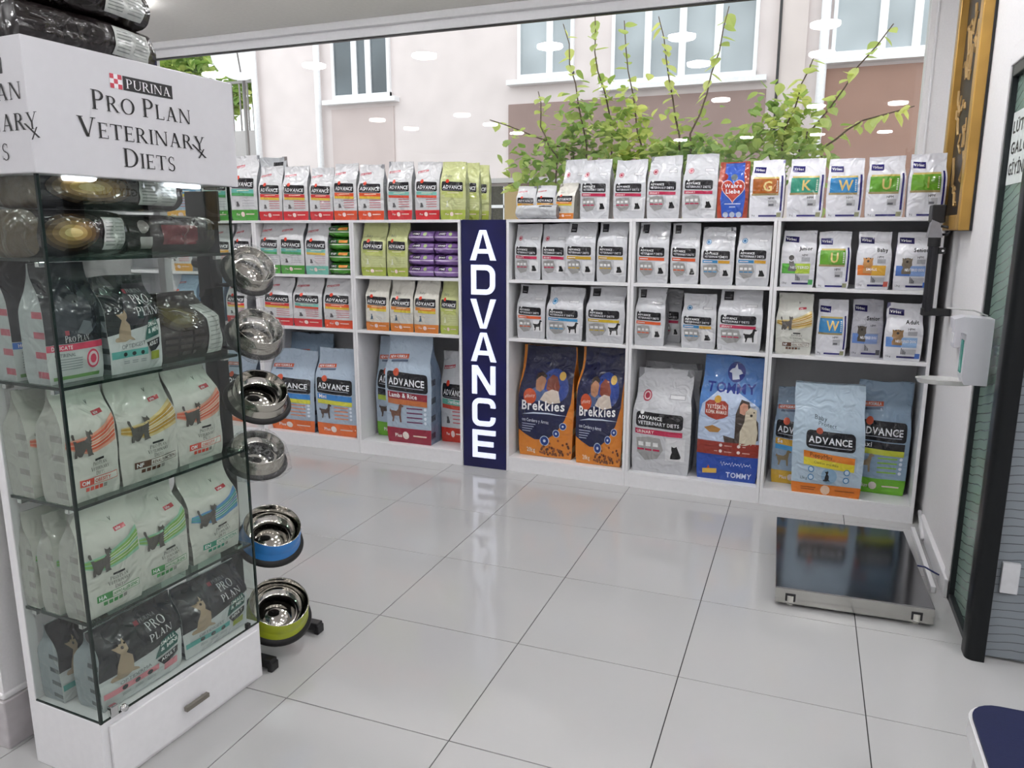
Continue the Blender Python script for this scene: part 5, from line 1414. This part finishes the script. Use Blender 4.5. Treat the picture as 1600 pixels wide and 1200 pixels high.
def bowl(x, y, z, R, H, shell, label, wrap=False, ax=axis, flare=1.12, seed=0):
    rot = Vector((0, 0, 1)).rotation_difference(ax)
    t = thing('pet_bowl', (x, y, z), label, 'bowl', 'pet bowls on the rack')
    t.rotation_mode = 'QUATERNION'; t.rotation_quaternion = rot
    Rb = R * flare
    m = MB()   # outer wall flares out towards the foot
    m.lathe([(R, H), (R * 1.01, H * 0.97), (R * 1.035, H * 0.55), (R * 1.03, H * 0.5), (R * 1.04, H * 0.45), (Rb * 0.97, H * 0.14)], 48)
    m.build('outer_wall', shell, t, True)
    m = MB(); m.lathe([(R, H), (R * 0.985, H + 0.003), (R * 0.965, H), (R * 0.93, H * 0.62), (R * 0.78, H * 0.3), (R * 0.6, H * 0.22), (R * 0.58, H * 0.27), (0.0005, H * 0.27)], 48)
    m.build('inner_dish', MIRR, t, True)
    m = MB(); m.lathe([(Rb * 0.965, H * 0.2), (Rb * 1.05, H * 0.14), (Rb * 1.09, -0.002), (Rb * 1.0, -0.01), (0.0005, -0.004)], 48)
    m.build('rubber_foot_ring', RUB, t, True)
    if wrap:
        rs = np.random.RandomState(seed); m = MB(); vs = []; fs = []
        nr, na = 12, 40
        ph = rs.uniform(0, 6.3, 6)
        for i in range(nr + 1):
            v = i / nr
            for k in range(na):
                a = 2 * math.pi * k / na
                wob = 0.035 * math.sin(3 * a + ph[0]) + 0.03 * math.sin(7 * a + ph[1] + 4 * v) + 0.02 * math.sin(13 * a + ph[2] + 7 * v)
                if v < 0.4:
                    q = v / 0.4
                    rr = Rb * (0.25 + 0.95 * q + wob * 1.5); zz = -0.035 + 0.03 * q + 0.012 * math.sin(4 * a + ph[4])
                else:
                    q = (v - 0.4) / 0.6
                    rr = (Rb * 1.2 * (1 - q) + R * 1.03 * q) * (1 + wob * (1 - 0.7 * q))
                    zz = -0.005 + (H + 0.014) * q + 0.005 * math.sin(5 * a + ph[3])
                vs.append((rr * math.cos(a), rr * math.sin(a), zz))
        for i in range(nr):
            for k in range(na):
                fs.append((i * na + k, i * na + (k + 1) % na, (i + 1) * na + (k + 1) % na, (i + 1) * na + k))
        top = len(vs)
        for k in range(na):   # film drawn in over the opening
            a = 2 * math.pi * k / na
            vs.append((R * 0.55 * math.cos(a), R * 0.55 * math.sin(a), H + 0.012 + 0.008 * math.sin(3 * a + ph[5])))
        vs.append((0, 0, H + 0.006))
        for k in range(na):
            fs.append((nr * na + k, nr * na + (k + 1) % na, top + (k + 1) % na, top + k))
            fs.append((top + k, top + (k + 1) % na, top + na))
        m.add(vs, fs); m.build('clear_wrap', film_mat(), t, True)
    # support arm and ring of the rack
    c = Vector((x, y, z)) - ax * 0.014 - Vector((PX, PY, 0))
    m = MB(); rr = Rb * 0.6
    u_ = ax.orthogonal().normalized(); w_ = ax.cross(u_)
    m.tube([c + (u_ * math.cos(k * math.pi / 10) + w_ * math.sin(k * math.pi / 10)) * rr for k in range(21)], 0.004, 6)
    rg = m.build('support_ring', BLACK, rk, True)
    m = MB(); m.tube([(0.02, 0, c.z - 0.03), (c.x * 0.5, c.y * 0.5, c.z - 0.03), tuple(c)], 0.007, 8); m.build('arm', BLACK, rg, True)
    return t
STB = P('bowl_side_steel', '#b5b1a8', 0.18, metal=1.0, var=0.05, scale=20)
bowl(-0.86, PY, 1.385, 0.076, 0.055, STB, 'topmost steel bowl in clear wrap on the rack', True, Vector((0.72, -0.25, 0.65)).normalized(), seed=1)
bowl(-0.85, PY, 1.165, 0.083, 0.06, STB, 'second steel bowl from the top in clear wrap', True, Vector((0.62, -0.22, 0.75)).normalized(), seed=2)
bowl(-0.852, PY, 0.945, 0.09, 0.062, STB, 'unwrapped shiny steel bowl with black foot in the middle of the rack', False, Vector((0.52, -0.24, 0.82)).normalized(), 1.2)
bowl(-0.875, PY, 0.725, 0.09, 0.06, STB, 'lowest steel bowl in clear wrap, just above the blue bowl', True, Vector((0.4, -0.2, 0.88)).normalized(), seed=4)
bowl(-0.84, PY, 0.42, 0.1, 0.085, BLUE, 'blue pet bowl with steel inside on the rack', False, Vector((0.42, -0.24, 0.87)).normalized())
bowl(-0.83, PY, 0.125, 0.105, 0.09, LIMEB, 'lime green pet bowl with steel inside at the rack foot', False, Vector((0.42, -0.28, 0.86)).normalized())

# ================================================================== FLOOR SCALE
sc = thing('floor_scale', (1.172, -0.102, 0), 'low stainless steel platform scale on the tiles', 'scale', None, math.radians(2.0))
BRUSH = P('scale_plate_steel', '#8e8e90', 0.13, metal=1.0, var=0.05, scale=6, bump=0.01)
m = MB(); m.box(-0.295, 0.295, -0.415, 0.415, 0.078, 0.084, 0, 0.002); m.build('top_plate', BRUSH, sc)
m = MB()
for (x0, x1, y0, y1) in ((-0.295, 0.295, -0.415, -0.41), (-0.295, 0.295, 0.41, 0.415), (-0.295, -0.29, -0.41, 0.41), (0.29, 0.295, -0.41, 0.41)):
    m.box(x0, x1, y0, y1, 0.016, 0.079)
m.build('skirt', STEEL, sc)
for cx, cyy in ((-0.235, -0.385), (0.235, -0.385), (-0.235, 0.385), (0.235, 0.385)):
    m = MB(); m.lathe([(0.0005, 0.0), (0.014, 0.0), (0.014, 0.04), (0.0005, 0.04)], 14, 0, Matrix.Translation((cx, cyy, 0))); ft = m.build('foot', P('foot_white_rubber', '#c9c7c0', 0.5), sc, 'auto')
    if cyy < 0:
        m = MB(); m.box(cx - 0.02, cx + 0.02, -0.4165, -0.409, 0.026, 0.06); m.build('foot_cutout', BLACK, ft)
        m = MB(); m.lathe([(0.0005, 0.016), (0.013, 0.016), (0.013, 0.042), (0.0005, 0.042)], 12, 0, Matrix.Translation((cx, -0.413, 0.008))); m.build('adjuster', P('foot_white_rubber', '#c9c7c0', 0.5), ft, 'auto')
tag(part('cable_trunking', WHITE, None, 1.515, 1.535, -0.17, 0.56, 0.0, 0.03, 0.003), 'white cable trunking along the floor beside the scale', 'cable duct')
m = MB(); m.tube([(1.45, -0.03, 0.06), (1.5, -0.06, 0.07), (1.53, -0.075, 0.06), (1.556, -0.08, 0.05)], 0.004, 8)
tag(m.build('cable', P('blue_cable_sheath', '#1f2a5c', 0.4), None, True), 'short dark blue cable between the floor scale and the wall', 'cable')
m = MB(); m.tube([(1.56, 0.64, 0.09), (1.553, 0.45, 0.04), (1.551, 0.40, 0.03)], 0.0095, 10)
tag(m.build('white_rod', WHITE, None, True), 'thin white rod lying at the foot of the wall beside the shelving', 'rod')

# scale indicator on its black column
ic = thing('scale_indicator', (1.475, 0.52, 1.13), 'black indicator column with grey wedge head fixed by the right wall', 'scale display')
m = MB(); m.tube([(0, 0, 0.02), (0, 0, 0.36)], 0.024, 16); m.build('column', P('black_tube', '#15151c', 0.25), ic, 'auto')
m = MB(); m.box(-0.026, 0.1, -0.02, 0.02, 0.0, 0.035, 0, 0.003); m.build('wall_bracket', BLACK, ic)
m = MB(); m.tube([(0, 0, 0.33), (0, 0, 0.372)], 0.028, 16); m.build('collar', BLACK, ic, 'auto')
m = MB(); m.prism([(-0.035, 0.372), (0.03, 0.372), (0.012, 0.44), (-0.022, 0.455)], 'y', -0.03, 0.03); m.build('wedge', P('grey_plastic_wedge', '#8c8b90', 0.4), ic)
m = MB(); m.box(-0.025, 0.035, -0.02, 0.09, 0.44, 0.525, 0, 0.006); m.build('display_head', BLACK, ic)
m = MB(); m.tube([(0.02, -0.01, 0.425), (0.05, -0.02, 0.42), (0.062, -0.02, 0.405), (0.05, -0.02, 0.388), (0.025, -0.01, 0.385)], 0.006, 8); m.build('cable_loop', BLACK, ic, True)
m = MB(); m.box(0.02, 0.052, -0.004, 0.004, 0.295, 0.325, 0, 0.002); tb = m.build('tab', BLACK, ic)
m = MB(); m.lathe([(0.0005, 0), (0.006, 0)], 10, 0, Matrix.Translation((0.04, -0.0045, 0.31)) @ Matrix.Rotation(math.pi / 2, 4, 'X')); m.build('hole', WHITE, tb)

# hand sanitiser dispenser
hs = thing('soap_dispenser', (RX - 0.006, -0.385, 0.965), 'white wall dispenser with teal window and drip tray by the glazed door', 'dispenser')
DW = P('dispenser_white', '#d2d1d8', 0.3, var=0.01)
m = MB(); m.prism([(0, 0), (-0.075, 0.0), (-0.085, 0.03), (-0.085, 0.19), (-0.125, 0.205), (-0.13, 0.245), (-0.1, 0.255), (0, 0.25)], 'y', -0.05, 0.05); m.build('housing', DW, hs)
m = MB(); m.box(-0.089, -0.084, -0.02, 0.02, 0.04, 0.165, 0, 0.002); m.build('level_window', P('teal_gel', '#4f9f90', 0.2), hs)
m = MB(); m.lathe([(0.0005, 0.0), (0.09, 0.0), (0.1, 0.018), (0.097, 0.018), (0.088, 0.004), (0.0005, 0.004)], 32, 0, Matrix.Translation((-0.13, 0.03, -0.012)) @ Matrix.Diagonal((1, 0.55, 1, 1))); m.build('drip_tray', P('tray_white', '#c6c5c4', 0.25), hs, 'auto')
m = MB(); m.tube([(-0.015, 0.0, 0.257), (-0.06, 0.0, 0.275), (-0.15, 0.02, 0.28)], 0.003, 6); m.build('pump_lever', P('tray_white', '#c6c5c4', 0.25), hs, True)
so = thing('wall_outlet', (RX - 0.001, 0.23, 1.02), 'small white socket box on the wall beside the dispenser', 'socket')
m = MB(); m.box(-0.028, 0.0, -0.04, 0.04, 0, 0.085, 0, 0.004); m.build('cover', DW, so)
m = MB(); m.box(-0.031, -0.027, -0.025, 0.025, 0.02, 0.065, 0, 0.001); m.build('insert', WHITE, so)

# gold framed picture on the right wall
pc = thing('framed_picture', (RX, 0.0, 1.535), 'deep gold picture frame with dark artwork on the right wall', 'picture')
GOLD = P('gilt_frame', '#b58d45', 0.38, metal=0.35, var=0.12, scale=9)
Y0, Y1, PH, FD = 0.24, 0.93, 1.2, 0.055
for nm, a in (('frame_bar', (-FD, -0.004, Y0, Y0 + 0.07, 0, PH)), ('frame_bar', (-FD, -0.004, Y1 - 0.07, Y1, 0, PH)), ('frame_bar', (-FD, -0.004, Y0 + 0.07, Y1 - 0.07, 0, 0.07)), ('frame_bar', (-FD, -0.004, Y0 + 0.07, Y1 - 0.07, PH - 0.07, PH))):
    part(nm, GOLD, pc, *a, b=0.005)
cv = part('artwork', P('dark_art_paper', '#2a1f16', 0.5, var=0.4, scale=12), pc, -0.02, -0.012, Y0 + 0.07, Y1 - 0.07, 0.07, PH - 0.07)
part('backing', BLACK, pc, -0.012, -0.002, Y0 - 0.004, Y1 + 0.0, -0.002, PH)
rs = random.Random(5)
TAN = P('art_tan', '#b08f5c', 0.6)
for k in range(26):
    yy = rs.uniform(Y0 + 0.11, Y1 - 0.12); zz = rs.uniform(0.12, PH - 0.15)
    m = MB(); pts = [(yy, zz)]
    for q in range(5):
        pts.append((pts[-1][0] + rs.uniform(-0.03, 0.04), pts[-1][1] + rs.uniform(-0.02, 0.06)))
    m.tube([(-0.021, min(Y1 - 0.08, max(Y0 + 0.08, a)), min(PH - 0.08, c_)) for a, c_ in pts], rs.uniform(0.004, 0.012), 5); m.build('brush_stroke', TAN, cv)

# notice on the door glass
nt = thing('door_notice', (RX + 0.0135, -0.28, 1.70), 'white paper notice in capital letters stuck on the door glass', 'notice')
m = MB(); m.box(-0.001, 0.0, -0.3, 0.05, 0, 0.26); m.build('paper', P('notice_paper', '#d4dad8', 0.6), nt)
for k, st in enumerate(('LÜTFEN', 'GALOŞ', 'GİYİNİZ')):
    v, f, w_ = text2d(st, 'b')
    sx = 0.3 / w_
    m = MB(); m.add([(-0.0018, 0.03 - p[0] * sx, 0.185 - k * 0.075 + p[1] * 0.042) for p in v], f); m.build('lettering', INK, nt)

# navy seat at the lower right
st = thing('stool', (1.548, -1.99, 0), 'navy padded seat with white rim at the lower right corner', 'stool')
def rrect(x0, x1, y0, y1, r, n=6):
    o = []
    for cx, cyy, a0 in ((x1 - r, y0 + r, 270), (x1 - r, y1 - r, 0), (x0 + r, y1 - r, 90), (x0 + r, y0 + r, 180)):
        for k in range(n + 1):
            a = math.radians(a0 + 90 * k / n); o.append((cx + r * math.cos(a), cyy + r * math.sin(a)))
    return o
m = MB(); m.prism(rrect(-0.21, 0.21, -0.22, 0.22, 0.07), 'z', 0.40, 0.445); m.build('rim', P('seat_rim_white', '#dcdbdc', 0.35), st, 'auto')
m = MB(); m.prism(rrect(-0.203, 0.203, -0.213, 0.213, 0.065), 'z', 0.445, 0.452); m.build('seat_pad', P('navy_vinyl', '#131a3e', 0.6, spec=0.3, var=0.05, bump=0.05, scale=200), st, 'auto')
for sx in (-1, 1):
    for sy_ in (-1, 1):
        m = MB(); m.tube([(sx * 0.17, sy_ * 0.17, 0.4), (sx * 0.18, sy_ * 0.185, 0.0)], 0.014, 12); m.build('leg', CHROME, st, 'auto')

# ================================================================== OUTSIDE
FY = 6.0
def fac(hexc, nm, rough=0.85): return P(nm, hexc, rough, var=0.04, scale=3, bump=0.05)
RENDER = fac('#e3d8d6', 'cream_render'); MAUVE = fac('#9c857f', 'mauve_render'); BRICK = fac('#a28072', 'rose_render'); PVC = P('window_pvc', '#f2f2f4', 0.35)
DKGL = P('dark_window_glass', '#5f676c', 0.08, var=0.25, scale=1.5)
GREYC = fac('#b9b5b4', 'grey_concrete')
g0 = sbox('ground', fac('#8e8b86', 'pavement_concrete'), -30, 25, WY + 0.12, 40, -0.35, -0.15)
bl = thing('apartment_building', (0, FY, -0.15), 'cream rendered apartment building across the street with white windows', 'building')
part('wall', RENDER, bl, -6.85, 9.0, 0, 6.0, 0, 9.0)
part('lower_panel', MAUVE, bl, -2.85, 0.32, -0.03, 0.0, 1.3, 3.28)
part('lower_panel', BRICK, bl, 0.95, 3.2, -0.03, 0.0, 1.3, 3.45)
part('lower_panel', fac('#cfc0bd', 'pale_mauve_render'), bl, -5.55, -4.55, -0.02, 0.0, 1.3, 3.36)
part('ledge', GREYC, bl, -3.35, -1.9, -0.1, 0, 2.3, 2.36)
part('pilaster', fac('#d9cdc9', 'pilaster_render'), bl, 0.42, 0.72, -0.05, 0, 0.5, 9.0)
REFLGL = P('glass_painted_reflection', '#a9b1b5', 0.08, var=0.25, scale=1.5)  # pane reflections are put into this paler base colour
def window(x0, x1, z0, z1, cols, fw_=0.07, gl=REFLGL):
    w_ = part('window', PVC, bl, x0, x1, -0.05, 0.02, z0, z0 + fw_)
    part('frame_head', PVC, w_, x0, x1, -0.05, 0.02, z1 - fw_, z1)
    n = len(cols)
    xs = [x0] + [x0 + (x1 - x0) * c for c in cols] + [x1]
    for k, xx in enumerate(xs):
        part('mullion', PVC, w_, max(x0, xx - fw_ * 0.6), min(x1, xx + fw_ * 0.6), -0.055, 0.02, z0, z1)
    for k in range(len(xs) - 1):
        part('pane', gl, w_, xs[k] + fw_ * 0.5, xs[k + 1] - fw_ * 0.5, -0.03, -0.02, z0 + fw_, z1 - fw_)
    part('sill', PVC, w_, x0 - 0.12, x1 + 0.12, -0.14, 0.0, z0 - 0.06, z0)
window(-5.5, -4.58, 3.47, 5.3, (0.4, 0.64), 0.07, DKGL)
window(-2.72, -1.98, 3.56, 5.3, (0.58,))
window(-1.5, 0.2, 3.42, 5.0, (0.26, 0.5, 0.74))
window(0.98, 2.5, 3.55, 5.3, (0.33, 0.55))
dw = part('shop_door', P('dark_door_glass', '#4c4a46', 0.1, var=0.2), bl, -3.32, -2.9, -0.03, 0.0, 0.2, 2.26)
for xx in (-3.32, -3.12, -2.92):
    part('door_bar', PVC, dw, xx, xx + 0.015, -0.04, -0.03, 0.2, 2.26)
part('door_bar', PVC, dw, -3.32, -2.9, -0.04, -0.03, 1.98, 2.02)
part('door_jamb', fac('#b39b74', 'tan_render'), bl, -2.9, -2.6, -0.04, 0, 0.2, 2.26)
def pipe(pts, r, nm, mt):
    m = MB(); m.tube(pts, r, 10); return m.build(nm, mt, bl, True)
pipe([(-6.78, -0.08, 1.3), (-6.82, -0.08, 6.0)], 0.045, 'drain_pipe', PVC)
pipe([(-6.2, -0.08, 2.0), (-5.72, -0.08, 2.55), (-5.72, -0.08, 6.0)], 0.045, 'drain_pipe', PVC)
pipe([(0.9, -0.1, 0.5), (0.9, -0.1, 6.0)], 0.05, 'drain_pipe', PVC)
pipe([(0.45, -0.07, 0.5), (0.42, -0.07, 6.0)], 0.015, 'wall_cable', BLACK)

# left of the building: low wall, railing, dish, trees
tag(part('garden_wall', GREYC, None, -11, -7.1, 7.0, 7.3, -0.15, 3.15), 'grey rendered garden wall left of the apartment building', 'wall')
rl = thing('balcony_railing', (-9.0, 7.1, 3.15), 'thin metal railing on top of the grey garden wall', 'railing')
IRON = P('railing_iron', '#8d8a88', 0.5, metal=0.6)
part('top_rail', IRON, rl, -1.8, 1.9, -0.02, 0.02, 0.76, 0.8)
for k in range(24):
    part('baluster', IRON, rl, -1.8 + k * 0.16, -1.78 + k * 0.16, -0.01, 0.01, 0, 0.76)
ds = thing('satellite_dish', (-7.6, 6.6, 3.2), 'white satellite dish beside the building drain pipe', 'satellite dish')
R_ = Vector((0, 0, 1)).rotation_difference(Vector((0.55, -0.8, 0.2)).normalized()).to_matrix().to_4x4()
m = MB(); m.lathe([(0.0005, 0), (0.15, 0.012), (0.3, 0.05), (0.42, 0.1), (0.425, 0.11), (0.41, 0.1), (0.28, 0.04), (0.0005, -0.02)], 32, 0, Matrix.Translation((0, 0, 1.0)) @ R_); m.build('reflector', PVC, ds, True)
m = MB(); m.tube([(0, 0.05, -3.35), (0, 0.05, 1.0)], 0.03, 8); m.build('mast', IRON, ds, True)
m = MB(); m.tube([(0, 0.0, 0.72), (0.3, -0.42, 0.95)], 0.012, 6); m.build('feed_arm', IRON, ds, True)

# ---------------- leaves
def leaf_mat(nm, hexc, trans):
    m, N, L, b = new_mat(nm)
    N.remove(b)
    d = N.new('ShaderNodeBsdfDiffuse'); t = N.new('ShaderNodeBsdfTranslucent'); g_ = N.new('ShaderNodeBsdfGlossy'); g_.inputs['Roughness'].default_value = 0.4
    inf = N.new('ShaderNodeObjectInfo'); n = N.new('ShaderNodeTexNoise'); n.inputs['Scale'].default_value = 1.7
    geo = N.new('ShaderNodeNewGeometry'); L.new(geo.outputs['Position'], n.inputs['Vector'])
    r_ = N.new('ShaderNodeValToRGB'); c = lin(hexc)
    r_.color_ramp.elements[0].position = 0.35; r_.color_ramp.elements[1].position = 0.65
    r_.color_ramp.elements[0].color = (c[0] * 0.62, c[1] * 0.74, c[2] * 0.55, 1)
    r_.color_ramp.elements[1].color = (min(1, c[0] * 1.25), min(1, c[1] * 1.15), c[2], 1)
    L.new(n.outputs['Fac'], r_.inputs['Fac'])
    for q in (d, t): L.new(r_.outputs['Color'], q.inputs['Color'])
    a = N.new('ShaderNodeMixShader'); a.inputs['Fac'].default_value = trans
    L.new(d.outputs[0], a.inputs[1]); L.new(t.outputs[0], a.inputs[2])
    e = N.new('ShaderNodeMixShader'); e.inputs['Fac'].default_value = 0.05
    L.new(a.outputs[0], e.inputs[1]); L.new(g_.outputs[0], e.inputs[2])
    L.new(e.outputs[0], N['Material Output'].inputs['Surface'])
    return m
LEAF = leaf_mat('fresh_green_leaf', '#d3e08e', 0.55)
LEAFD = leaf_mat('deep_green_leaf', '#a3c06a', 0.5)
STEMM = P('brown_twig', '#5c4a38', 0.7)
LV = [(0, 0, 0), (0.26, 0.12, 0.05), (0.42, 0.34, 0.06), (0.34, 0.66, 0.03), (0, 1.05, -0.08), (-0.34, 0.66, 0.03), (-0.42, 0.34, 0.06), (-0.26, 0.12, 0.05), (0, 0.45, -0.04)]
LF = [(0, 1, 8), (1, 2, 8), (2, 3, 8), (3, 4, 8), (4, 5, 8), (5, 6, 8), (6, 7, 8), (7, 0, 8)]
lmesh = bpy.data.meshes.new('leaf'); lmesh.from_pydata(LV, [], LF); lmesh.materials.append(LEAF)
rng = random.Random(11)
def leaf_frame():
    return Matrix.Rotation(rng.uniform(0, 6.3), 4, 'Z') @ Matrix.Rotation(rng.uniform(-1.1, 0.3), 4, 'X') @ Matrix.Rotation(rng.uniform(-0.5, 0.5), 4, 'Y')
def shrub(label, x, y, stems, blob, nblob, seed, per=12, deep=False):
    """stems: lists of points (relative to x, y); single leaves along each stem; dense foliage low down"""
    t = thing('garden_shrub', (x, y, -0.15), label, 'shrub', 'shrubs outside the shop window')
    rng.seed(seed)
    for pts in stems:
        P3 = [Vector(p) for p in pts]
        cur = []
        for k in range(13):
            q = k / 12 * (len(P3) - 1); i = min(int(q), len(P3) - 2); f = q - i
            cur.append(P3[i].lerp(P3[i + 1], f) + Vector((rng.uniform(-0.015, 0.015), rng.uniform(-0.02, 0.02), 0)))
        m = MB(); m.tube(cur, [0.011 - 0.0006 * k for k in range(13)], 6)
        br = m.build('branch', STEMM, t, True)
        for k in range(per):
            q = 0.25 + 0.75 * (k + rng.random() * 0.6) / per * 12 / 12.0
            q = min(q, 1.0) * 11.99; i = int(q)
            p = cur[i].lerp(cur[i + 1], q - i)
            lo = bpy.data.objects.new('leaf', lmesh); COL.objects.link(lo); lo.parent = t
            lo.matrix_local = Matrix.Translation(p) @ leaf_frame() @ Matrix.Scale(rng.uniform(0.07, 0.115), 4)
    if nblob:
        m = MB(); vs = []; fs = []
        for k in range(nblob):
            c = rng.choice(blob)
            p = Vector((rng.gauss(c[0], c[3]), rng.gauss(c[1], c[3] * 0.7), rng.gauss(c[2], c[4])))
            M_ = Matrix.Translation(p) @ leaf_frame() @ Matrix.Scale(rng.uniform(0.05, 0.1), 4)
            m.add([M_ @ Vector(v) for v in LV], LF, 1 if rng.random() < 0.45 else 0)
        fo = m.build('foliage', [LEAF, LEAFD], t); fo['kind'] = 'stuff'
    return t
Z = 0.15
SY = 2.35
def S_(x0, *pts):
    """stem rising from the soil at x0 through the given x, z points"""
    return [(x0, 0, 0.0), (x0 * 0.6 + pts[0][0] * 0.4, 0.0, 1.2)] + [(p[0], rng.uniform(-0.12, 0.12), p[1] + Z) for p in pts]
shrub('leftmost leafy shrub outside, arching left over the lying grey bag', -0.9, SY, [S_(0.1, (0.13, 2.19), (0.02, 2.65), (-0.1, 3.12)), S_(0.0, (0.03, 2.14), (-0.32, 2.285), (-0.68, 2.42)), S_(-0.1, (-0.1, 2.1), (-0.25, 2.35), (-0.28, 2.62))],
      [(-0.3, 0, 2.1 + Z, 0.16, 0.1), (0.0, 0, 2.1 + Z, 0.15, 0.14), (-0.3, 0.0, 1.9 + Z, 0.12, 0.08), (0.05, 0, 2.35 + Z, 0.1, 0.15)], 420, 1, 20)
shrub('tall leafy shrub outside above the second and third crimson-banded bags', -0.48, SY + 0.1, [S_(-0.1, (-0.14, 2.3), (-0.21, 2.73), (-0.25, 3.15)), S_(0.1, (0.13, 2.15), (0.02, 2.57), (-0.07, 3.13))],
      [(0.0, 0, 2.1 + Z, 0.16, 0.1), (-0.05, 0, 2.3 + Z, 0.14, 0.14)], 380, 2, 26)
shrub('tall leafy shrub outside between the wide white window and the heart bag', 0.0, SY, [S_(0.0, (-0.06, 2.23), (-0.16, 2.65), (-0.25, 3.1)), S_(0.1, (0.05, 2.23), (0.16, 2.67), (0.25, 3.13))],
      [(-0.05, 0, 2.1 + Z, 0.17, 0.09), (0.15, 0, 2.1 + Z, 0.16, 0.08)], 380, 3, 26)
shrub('leafy shrub outside with stems leaning right above the letter K bag', 0.72, SY + 0.05, [S_(0.0, (-0.03, 2.2), (0.04, 2.46), (0.12, 2.7)), S_(0.05, (0.1, 2.135), (0.34, 2.525), (0.6, 2.88))],
      [(-0.1, 0, 2.15 + Z, 0.17, 0.09), (-0.05, 0, 2.33 + Z, 0.12, 0.1)], 330, 4, 26)
shrub('low shrub outside with one branch reaching right above the letter U bag', 1.0, SY - 0.15, [S_(-0.05, (-0.05, 2.09), (0.2, 2.267), (0.5, 2.35)), S_(-0.2, (-0.2, 2.05), (-0.15, 2.2), (-0.05, 2.3))],
      [(-0.2, 0, 2.05 + Z, 0.14, 0.08)], 130, 5, 20, True)
def tree(label, x, y, h, r, seed, n=900):
    t = thing('street_tree', (x, y, -0.15), label, 'tree', 'trees left of the building')
    rng.seed(seed)
    m = MB(); m.tube([(0, 0, 0), (0.05, 0, h * 0.5), (-0.05, 0, h * 0.9)], [0.12, 0.09, 0.05], 8); m.build('trunk', STEMM, t, True)
    for k in range(4):
        a = rng.uniform(0, 6.3)
        m = MB(); m.tube([(0.03, 0, h * 0.6), (r * 0.6 * math.cos(a), r * 0.5 * math.sin(a), h * 0.85)], [0.04, 0.02], 6); m.build('bough', STEMM, t, True)
    m = MB()
    for k in range(n):
        p = Vector((rng.gauss(0, r * 0.5), rng.gauss(0, r * 0.4), h + rng.gauss(0, r * 0.42)))
        M_ = Matrix.Translation(p) @ leaf_frame() @ Matrix.Scale(rng.uniform(0.13, 0.24), 4)
        m.add([M_ @ Vector(v) for v in LV], LF, 1 if rng.random() < 0.7 else 0)
    c = m.build('crown', [LEAF, LEAFD], t); c['kind'] = 'stuff'
    return t
tree('dark green tree left of the building, above the sign box corner', -11.6, 9.6, 5.0, 0.85, 21)
tree('sparser tree behind the satellite dish', -10.0, 9.9, 4.9, 0.6, 22, 500)
tree('small yellow-green tree low behind the railing', -10.1, 9.2, 4.25, 0.3, 23, 300)
